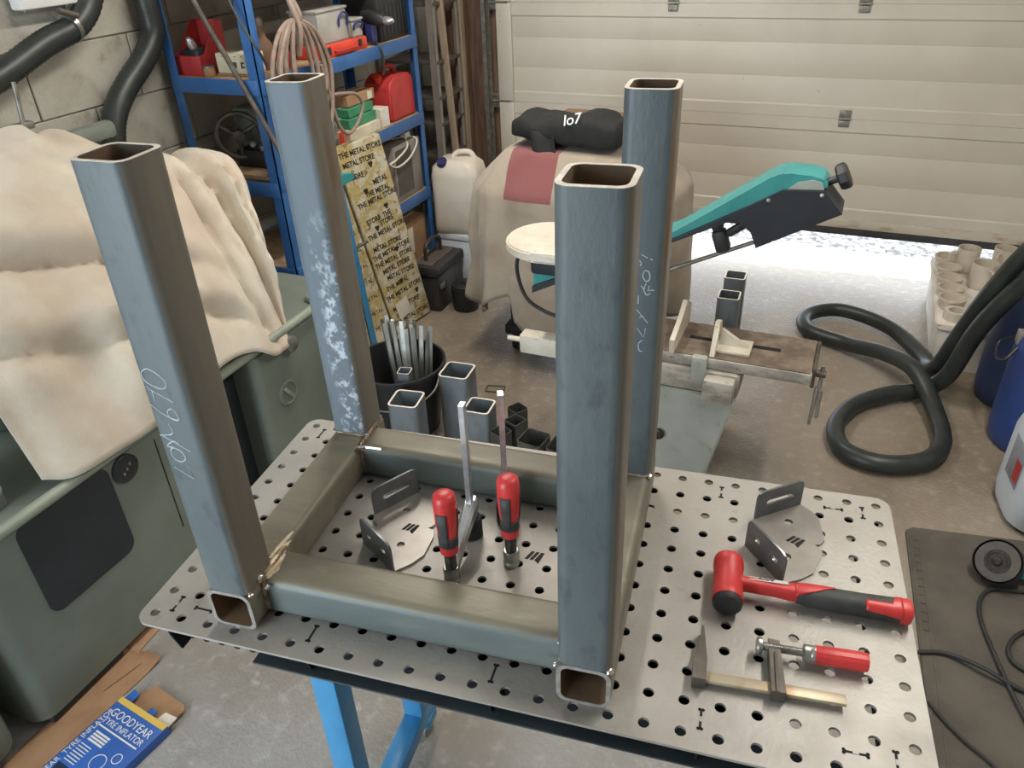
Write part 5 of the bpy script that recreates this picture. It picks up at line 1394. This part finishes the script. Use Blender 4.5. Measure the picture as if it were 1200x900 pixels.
# grey rack between the shelving and the door jamb
t = thing('steel_rack', 'old grey slotted steel rack standing by the door jamb', 'rack', (-1.90, 3.10, 0))
for x, y in ((-0.15, -0.14), (0.17, -0.14), (-0.15, 0.12), (0.17, 0.12)):
    b = nb(); box(b, (x, y, 0.95), (0.004, 0.035, 1.9)); box(b, (x - 0.015, y + (0.016 if y > 0 else -0.016), 0.95), (0.034, 0.004, 1.9)); obj('upright', b, m_grey, t)
for z in (0.35, 0.62, 0.80, 0.94, 1.12, 1.40):
    b = nb(); box(b, (0.01, -0.01, z), (0.33, 0.27, 0.018), 0.002); obj('rack_shelf', b, m_greyd, t)
t = thing('timber_batten', 'pale timber batten leaning upright against the grey rack', 'timber', (-1.712, 3.045, 0))
b = nb(); box(b, (0, 0, 0.90), (0.035, 0.022, 1.795), 0.002, M.Rotation(math.radians(-2.5), 3, 'Y')); obj('batten', b, m_woodpale, t)
for v in t.children[0].data.vertices:
    v.co.z = max(v.co.z, 0.0)

# ================================================================== right side
m_barrel = mk('blue_drum_plastic', (46, 70, 128), 0.45, 0, (40, 60, 110), 5, 6)
m_barreld = mk('dark_blue_drum_plastic', (48, 60, 92), 0.5, 0, (42, 52, 80), 5, 6)
m_can = mk('white_can_plastic', (206, 214, 220), 0.4, 0, (194, 202, 210), 5, 5)
m_glabel = mk('grey_label', (150, 152, 158), 0.5, 0, (130, 132, 140), 14, 6)
m_mat = mk('rubber_mat', (98, 91, 82), 0.9, 0, (84, 78, 71), 5, 8, (1, 1, 1), 0.35, 0.65, 0.3, 90, (98, 90, 80), 16, 0.58, 0.72)
m_crate = mk('white_crate_plastic', (226, 220, 210), 0.5, 0, (206, 196, 182), 7, 6)
m_mug = mk('stoneware', (206, 196, 180), 0.5, 0, (190, 178, 160), 12, 5)
m_tape = mk('clear_tape', (214, 206, 194), 0.3)

b = nb()
HP = [(1.12, 2.08, 0.90), (1.045, 2.12, 0.772), (1.005, 2.15, 0.693), (0.948, 2.20, 0.513), (0.911, 2.27, 0.328), (0.872, 2.335, 0.12), (0.846, 2.42, 0.05), (0.828, 2.54, 0.041), (0.684, 2.792, 0.041), (0.467, 2.905, 0.041), (0.318, 2.80, 0.041), (0.335, 2.635, 0.041), (0.507, 2.545, 0.045), (0.66, 2.41, 0.095), (0.775, 2.26, 0.118), (0.852, 2.10, 0.06), (0.885, 1.876, 0.041), (0.823, 1.723, 0.041), (0.673, 1.652, 0.041), (0.544, 1.70, 0.041), (0.512, 1.856, 0.041), (0.572, 2.03, 0.041), (0.70, 2.16, 0.041), (0.82, 2.235, 0.045), (0.896, 2.235, 0.125), (0.933, 2.18, 0.339), (0.968, 2.14, 0.473), (1.025, 2.10, 0.610), (1.078, 2.06, 0.690), (1.20, 2.0, 0.82)]
sweep(b, spline(HP, 10), 0.034, 18)
o = obj('vacuum_hose', b, m_hose, smooth=60); tag(o, 'thick black hose looped on the floor and rising over the drums', 'hose')

def drum(x, y, r, h, mat, label, lidmat):
    t = thing('plastic_drum', label, 'drum', (x, y, 0), 0, 'blue plastic drums on the right')
    b = nb(); lathe(b, [(r * 0.86, 0), (r * 0.94, 0.012), (r * 0.99, h * 0.12), (r, h * 0.3), (r, h * 0.75), (r * 0.96, h * 0.86), (r * 0.84, h * 0.93), (r * 0.82, h * 0.955)], None, 40); obj('body', b, mat, t)
    b = nb(); lathe(b, [(r * 0.85, h * 0.93), (r * 0.89, h * 0.935), (r * 0.89, h * 0.975), (r * 0.85, h * 0.98)], None, 40, False, False); obj('clamp_ring', b, m_chromed if lidmat is m_blackp else m_tape, t)
    b = nb(); lathe(b, [(r * 0.85, h * 0.955), (r * 0.85, h * 0.99), (r * 0.75, h), (r * 0.1, h)], None, 40); obj('lid', b, lidmat, t)
    return t
t = drum(1.165, 2.362, 0.147, 0.56, m_barreld, 'dark blue plastic drum behind the rising black hose', m_barreld)
b = nb(); box(b, (-0.150, -0.02, 0.46), (0.006, 0.06, 0.03), 0.003); obj('side_clip', b, m_grey, t)
t = drum(1.205, 2.045, 0.160, 0.50, m_barrel, 'bright blue plastic drum beside the white can', m_blackp)
b = nb(); sweep(b, spline([(-0.155, -0.03, 0.40), (-0.19, -0.06, 0.36), (-0.20, 0.02, 0.33), (-0.19, 0.09, 0.36), (-0.150, 0.06, 0.40)], 6), 0.006, 8); obj('handle', b, m_blackp, t)
b = nb(); box(b, (-0.152, 0.0, 0.43), (0.02, 0.04, 0.05), 0.004); obj('ring_latch', b, m_grey, t)

t = thing('white_can', 'white plastic can with a grey and red label', 'plastic can', (1.195, 1.595, 0), math.radians(8))
b = nb(); R = []
for w, z, r in ((0.24, 0.0, 0.08), (0.285, 0.02, 0.09), (0.30, 0.07, 0.09), (0.30, 0.30, 0.09), (0.28, 0.36, 0.09), (0.18, 0.395, 0.08)):
    R.append([b.verts.new(p) for p in canring(w, w, z, r)])
for k in range(len(R) - 1):
    ring_faces(b, R[k], R[k + 1])
b.faces.new(R[0][::-1]); b.faces.new(R[-1]); c0 = obj('can', b, m_can, t)
b = nb(); box(b, (-0.1508, -0.02, 0.22), (0.0014, 0.11, 0.15), 0.0005); lb = obj('label', b, m_glabel, c0)
b = nb(); box(b, (-0.1518, -0.05, 0.20), (0.001, 0.045, 0.075)); obj('red_panel', b, m_redbin, lb)
b = nb(); box(b, (-0.035, -0.1508, 0.205), (0.14, 0.0014, 0.16), 0.0005); lb = obj('label', b, m_glabel, c0)
b = nb(); box(b, (-0.02, -0.1518, 0.215), (0.07, 0.001, 0.08)); lb2 = obj('red_panel', b, m_redbin, lb)
text('label_lettering', 'ICI', 0.03, m_whink, lb2, axes((-0.02, -0.1526, 0.215), (1, 0, 0), (0, 0, 1)), 0.0003)
b = nb()
for k in range(5):
    box(b, (-0.055 + 0.012 * (k % 2), -0.1518, 0.145 + 0.009 * k), (0.06 + 0.01 * (k % 3), 0.001, 0.003))
obj('label_small_print', b, m_blkink, lb)
b = nb(); lathe(b, [(0.035, 0.39), (0.035, 0.425), (0.02, 0.428)], None, 24); obj('cap', b, m_white, t)

# crate with pots and mugs beside the open door
t = thing('white_crate', 'long white plastic crate on the floor by the open door', 'crate', (1.02, 2.91, 0))
b = nb(); R = []
for w, d, z, r in ((0.31, 0.76, 0.0, 0.03), (0.33, 0.78, 0.19, 0.035), (0.355, 0.80, 0.195, 0.04), (0.355, 0.80, 0.212, 0.04)):
    R.append([b.verts.new(p) for p in canring(w, d, z, r)])
for k in range(len(R) - 1):
    ring_faces(b, R[k], R[k + 1])
b.faces.new(R[0][::-1]); b.faces.new(R[-1]); obj('tub', b, m_crate, t)
b = nb(); box(b, (0, 0, 0.215), (0.345, 0.79, 0.006), 0.002); obj('lid', b, m_crate, t)
ZC = 0.2185
for k, (y, lean) in enumerate(((3.20, 0.30), (3.07, 0.25), (2.94, 0.30), (2.82, 0.28), (2.705, 0.20))):
    w_ = ['nearest the door', 'second from the door', 'middle', 'fourth from the door', 'nearest the hose'][k]
    t = thing('shallow_pot', 'shallow beige pot in the row along the crate, %s' % w_, 'pot', (0.905, y, ZC), 0, 'shallow pots along the crate')
    b = nb(); lathe(b, [(0.042, 0.0), (0.050, 0.004), (0.055, 0.040), (0.058, 0.042), (0.058, 0.050), (0.052, 0.050), (0.046, 0.012), (0.02, 0.011)], None, 30); obj('bowl', b, m_mug, t)
    b = nb(); lathe(b, [(0.020, 0.0115), (0.020, 0.016), (0.010, 0.017)], None, 20); obj('raised_centre', b, m_mug, t)
t = thing('tape_dispenser', 'clear packing tape roll at the near end of the crate', 'tape', (0.915, 2.59, ZC))
b = nb(); lathe(b, [(0.030, 0.0), (0.046, 0.0), (0.046, 0.040), (0.030, 0.040)], None, 28, False, False); bmesh.ops.bridge_loops(b, edges=[e for e in b.edges if e.is_boundary]) ; obj('roll', b, m_mug, t)
b = nb(); lathe(b, [(0.0295, 0.001), (0.0305, 0.001), (0.0305, 0.039), (0.0295, 0.039)], None, 28, False, False); obj('core', b, m_tape, t)
def mug(x, y, s, label, rz):
    t = thing('mug', label, 'mug', (x, y, ZC), rz, 'mugs on the crate')
    b = nb(); lathe(b, [(0.046 * s, 0), (0.050 * s, 0.003), (0.054 * s, 0.12 * s), (0.050 * s, 0.12 * s), (0.046 * s, 0.008)], None, 30); obj('cup', b, m_mug, t)
    b = nb(); sweep(b, spline([(-0.050 * s, 0, 0.10 * s), (-0.080 * s, 0, 0.092 * s), (-0.084 * s, 0, 0.05 * s), (-0.052 * s, 0, 0.028 * s)], 6), 0.007 * s, 8); obj('handle', b, m_mug, t)
mug(1.035, 2.98, 1.0, 'plain beige mug standing in front of the others on the crate', 2.0)
mug(0.985, 3.17, 0.95, 'beige mug with a handle standing behind the front mug', 0.3)
mug(1.145, 3.22, 0.95, 'beige mug closest to the right edge on the crate', 1.0)

# mat, grinder and cables
t = thing('rubber_mat', 'dark ribbed rubber mat on the floor right of the table', 'mat', (0.765, 1.365, 0))
b = nb(); ol = [(0.0, -0.02), (0.02, 0.002), (0.90, 0.150), (1.0, -1.0), (0.08, -1.15)]
prism(b, ol, 0.0005, 0.010); obj('sheet', b, m_mat, t)
b = nb(); prism(b, [(0.008, -0.03), (0.018, -0.03), (0.085, -1.1), (0.075, -1.1)], 0.0095, 0.0125); prism(b, [(0.035, -0.03), (0.042, -0.03), (0.11, -1.1), (0.103, -1.1)], 0.0095, 0.012); obj('edge_rib', b, m_mat, t)
for k in range(12):
    b = nb(); y = -0.06 - k * 0.035
    prism(b, [(0.014 - y * 0.063, y), (0.036 - y * 0.063, y), (0.036 - y * 0.063, y - 0.004), (0.014 - y * 0.063, y - 0.004)], 0.0098, 0.0122); obj('tread_bar', b, m_mat, t)
t = thing('angle_grinder', 'teal angle grinder lying on the rubber mat by the white can', 'angle grinder', (1.02, 1.215, 0.0102))
ax = V((-0.42, -0.62, 0.66)).normalized()
cd = V((-0.02, -0.02, 0.078))
q = ax.to_track_quat('Z', 'Y').to_matrix().to_4x4()
md = M.Translation(cd) @ q
b = nb(); lathe(b, [(0.008, -0.003), (0.060, -0.003), (0.061, 0.0), (0.060, 0.003), (0.036, 0.003), (0.034, 0.0)], md, 40); obj('cutting_disc', b, m_greyd, t)
b = nb(); lathe(b, [(0.036, 0.0028), (0.036, 0.0042), (0.026, 0.0045), (0.024, 0.001), (0.012, 0.001), (0.011, 0.010), (0.004, 0.011)], md, 30); obj('flange_nut', b, m_screw, t)
b = nb(); lathe(b, [(0.066, -0.022), (0.068, -0.020), (0.068, 0.002), (0.066, 0.004), (0.064, -0.018), (0.02, -0.022)], md, 36, False, True); obj('guard', b, m_blackp, t)
b = nb(); box(b, cd - ax * 0.045, (0.07, 0.07, 0.05), 0.012, q.to_3x3()); obj('gear_head', b, m_chromed, t)
e_ = V((1.0, 0.10, -0.08)).normalized(); pb0 = cd - ax * 0.045
b = nb(); sweep(b, [pb0 + e_ * d for d in (0.02, 0.05, 0.10, 0.16, 0.22, 0.25)], 0.030, 16, rf=lambda i: (0.9, 1.05, 1.0, 0.85, 0.8, 0.6)[i]); obj('motor_body', b, m_teal, t)
def cable(name, pts, r, label):
    b = nb(); sweep(b, spline(pts, 10), r, 8); tag(obj(name, b, m_blackr), label, 'cable', 'black cables on the mat')
ZM = 0.0185
cable('power_cable', [(1.30, 1.22, 0.05), (1.20, 1.19, 0.02), (1.065, 1.165, ZM), (0.985, 1.135, ZM), (0.958, 1.034, ZM), (0.985, 0.882, ZM), (1.035, 0.70, ZM), (1.10, 0.52, ZM)], 0.006, 'black cable curving down the mat from the angle grinder')
cable('power_cable', [(0.76, 0.79, 0.017), (0.80, 0.822, ZM), (0.868, 0.842, ZM), (0.95, 0.812, 0.0315), (1.046, 0.784, ZM), (1.20, 0.76, ZM)], 0.006, 'black cable running across the mat from under the table')
cable('power_cable', [(1.20, 1.03, ZM), (1.08, 1.01, ZM), (1.026, 0.94, ZM), (1.03, 0.875, ZM), (1.10, 0.85, ZM), (1.24, 0.86, ZM)], 0.006, 'black cable looped near the right edge of the mat')
cable('power_cable', [(0.815, 0.66, ZM), (0.85, 0.615, ZM), (0.895, 0.572, ZM), (0.957, 0.524, ZM), (1.03, 0.45, ZM)], 0.004, 'thin black cable crossing the near corner of the mat')

# ================================================================== bottom left: cardboard and the blue inflator carton
m_bluec = mk('blue_carton_print', (62, 112, 196), 0.45, 0, (54, 100, 180), 6, 4)
m_bluecd = mk('dark_blue_carton_side', (36, 50, 78), 0.5, 0, (30, 44, 70), 6, 4)
m_yel = mk('yellow_carton_edge', (226, 190, 96), 0.5, 0, (214, 176, 84), 8)
t = thing('cardboard_sheet', 'flattened brown cardboard lying along the foot of the lathe', 'cardboard', (-1.23, -0.15, 0))
b = nb()
def cs(u, v):
    x = -0.10 + (0.095 + 0.045 * v) * u; y = -0.36 + 0.54 * v
    z = 0.0025 + (0.012 * (v - 0.9) / 0.1 if v > 0.9 and u > 0.5 else 0)
    return V((x, y, z))
grid(b, 12, 20, cs); solid(obj('main_panel', b, m_card, t), 0.003)
b = nb(); grid(b, 4, 8, lambda u, v: V((-0.10 + (0.055 - 0.02 * v) * u, 0.17 + 0.25 * v, 0.003))); solid(obj('side_flap', b, m_card, t), 0.003)
b = nb(); box(b, (-0.012, 0.11, 0.0075), (0.0015, 0.16, 0.001), 0, M.Rotation(math.radians(-14), 3, 'Z')); obj('crease', b, m_cardd, t)
A = math.radians(-7)
t = thing('inflator_carton', 'flattened blue printed tyre inflator carton on the floor', 'carton', (-1.085, -0.132, 0), A)
b = nb(); box(b, (0.0, -0.17, 0.016), (0.185, 0.34, 0.030), 0.002); c0 = obj('printed_panel', b, m_bluec, t)
b = nb(); box(b, (-0.0935, -0.17, 0.0155), (0.001, 0.338, 0.028)); sd = obj('dark_side', b, m_bluecd, c0)
b = nb(); box(b, (0.0, -0.008, 0.0316), (0.184, 0.016, 0.0012)); obj('yellow_edge', b, m_yel, c0)
b = nb(); prism(b, [(-0.085, 0.0), (0.075, 0.0), (0.078, 0.058), (0.066, 0.070), (-0.055, 0.075), (-0.085, 0.02)], 0.010, 0.013); obj('open_flap', b, m_card, t)
b = nb(); prism(b, [(-0.090, 0.0), (-0.060, 0.0), (-0.062, 0.030), (-0.088, 0.034)], 0.022, 0.025); obj('blue_tuck_tab', b, m_bluec, t)
b = nb(); prism(b, [(0.00, 0.0), (0.030, 0.0), (0.026, 0.018), (0.004, 0.018)], 0.022, 0.025); obj('blue_tuck_tab', b, m_bluec, t)
b = nb(); prism(b, [(0.045, -0.002), (0.092, -0.002), (0.090, 0.030), (0.050, 0.026)], 0.024, 0.027); obj('white_tuck_tab', b, m_whitec, t)
ZP = 0.0316
mx = lambda x, y, r=0: M.Translation((x, y, ZP)) @ M.Rotation(r, 4, 'Z')
text('maker_lettering', 'GOODYEAR', 0.032, m_whink, c0, mx(0.0, -0.042), 0.0002, sx=0.88)
text('title_lettering', 'TYRE INFLATOR', 0.024, m_whink, c0, mx(0.0, -0.068), 0.0002, sx=0.88)
text('side_lettering', 'GOODYEAR  TYRE INFLATOR', 0.021, m_whink, c0, mx(-0.080, -0.17, PI / 2), 0.0002, sx=0.95)
b = nb()
box(b, (0.0, -0.084, ZP), (0.15, 0.004, 0.0005))
for k in range(4):
    box(b, (-0.035, -0.100 - k * 0.008, ZP), (0.055, 0.005, 0.0005))
for k in range(7):
    box(b, (-0.047, -0.140 - k * 0.008, ZP), (0.040, 0.0025, 0.0005))
obj('printed_lines', b, m_whink, c0)
b = nb()
for x, y, r in ((0.055, -0.125, 0.014), (0.02, -0.155, 0.022)):
    ol = circle2(r, 20, x, y); holed(b, ol, [circle2(r - 0.0022, 20, x, y)], ZP - 0.0002, ZP + 0.0003)
obj('printed_rings', b, m_whink, c0)
b = nb(); box(b, (-0.035, -0.235, ZP), (0.070, 0.07, 0.0006)); pc = obj('printed_picture', b, m_bluecd, c0)
b = nb(); prism(b, circle2(0.020, 20, -0.045, -0.24), ZP + 0.0002, ZP + 0.0006); obj('picture_detail', b, m_yel, c0)
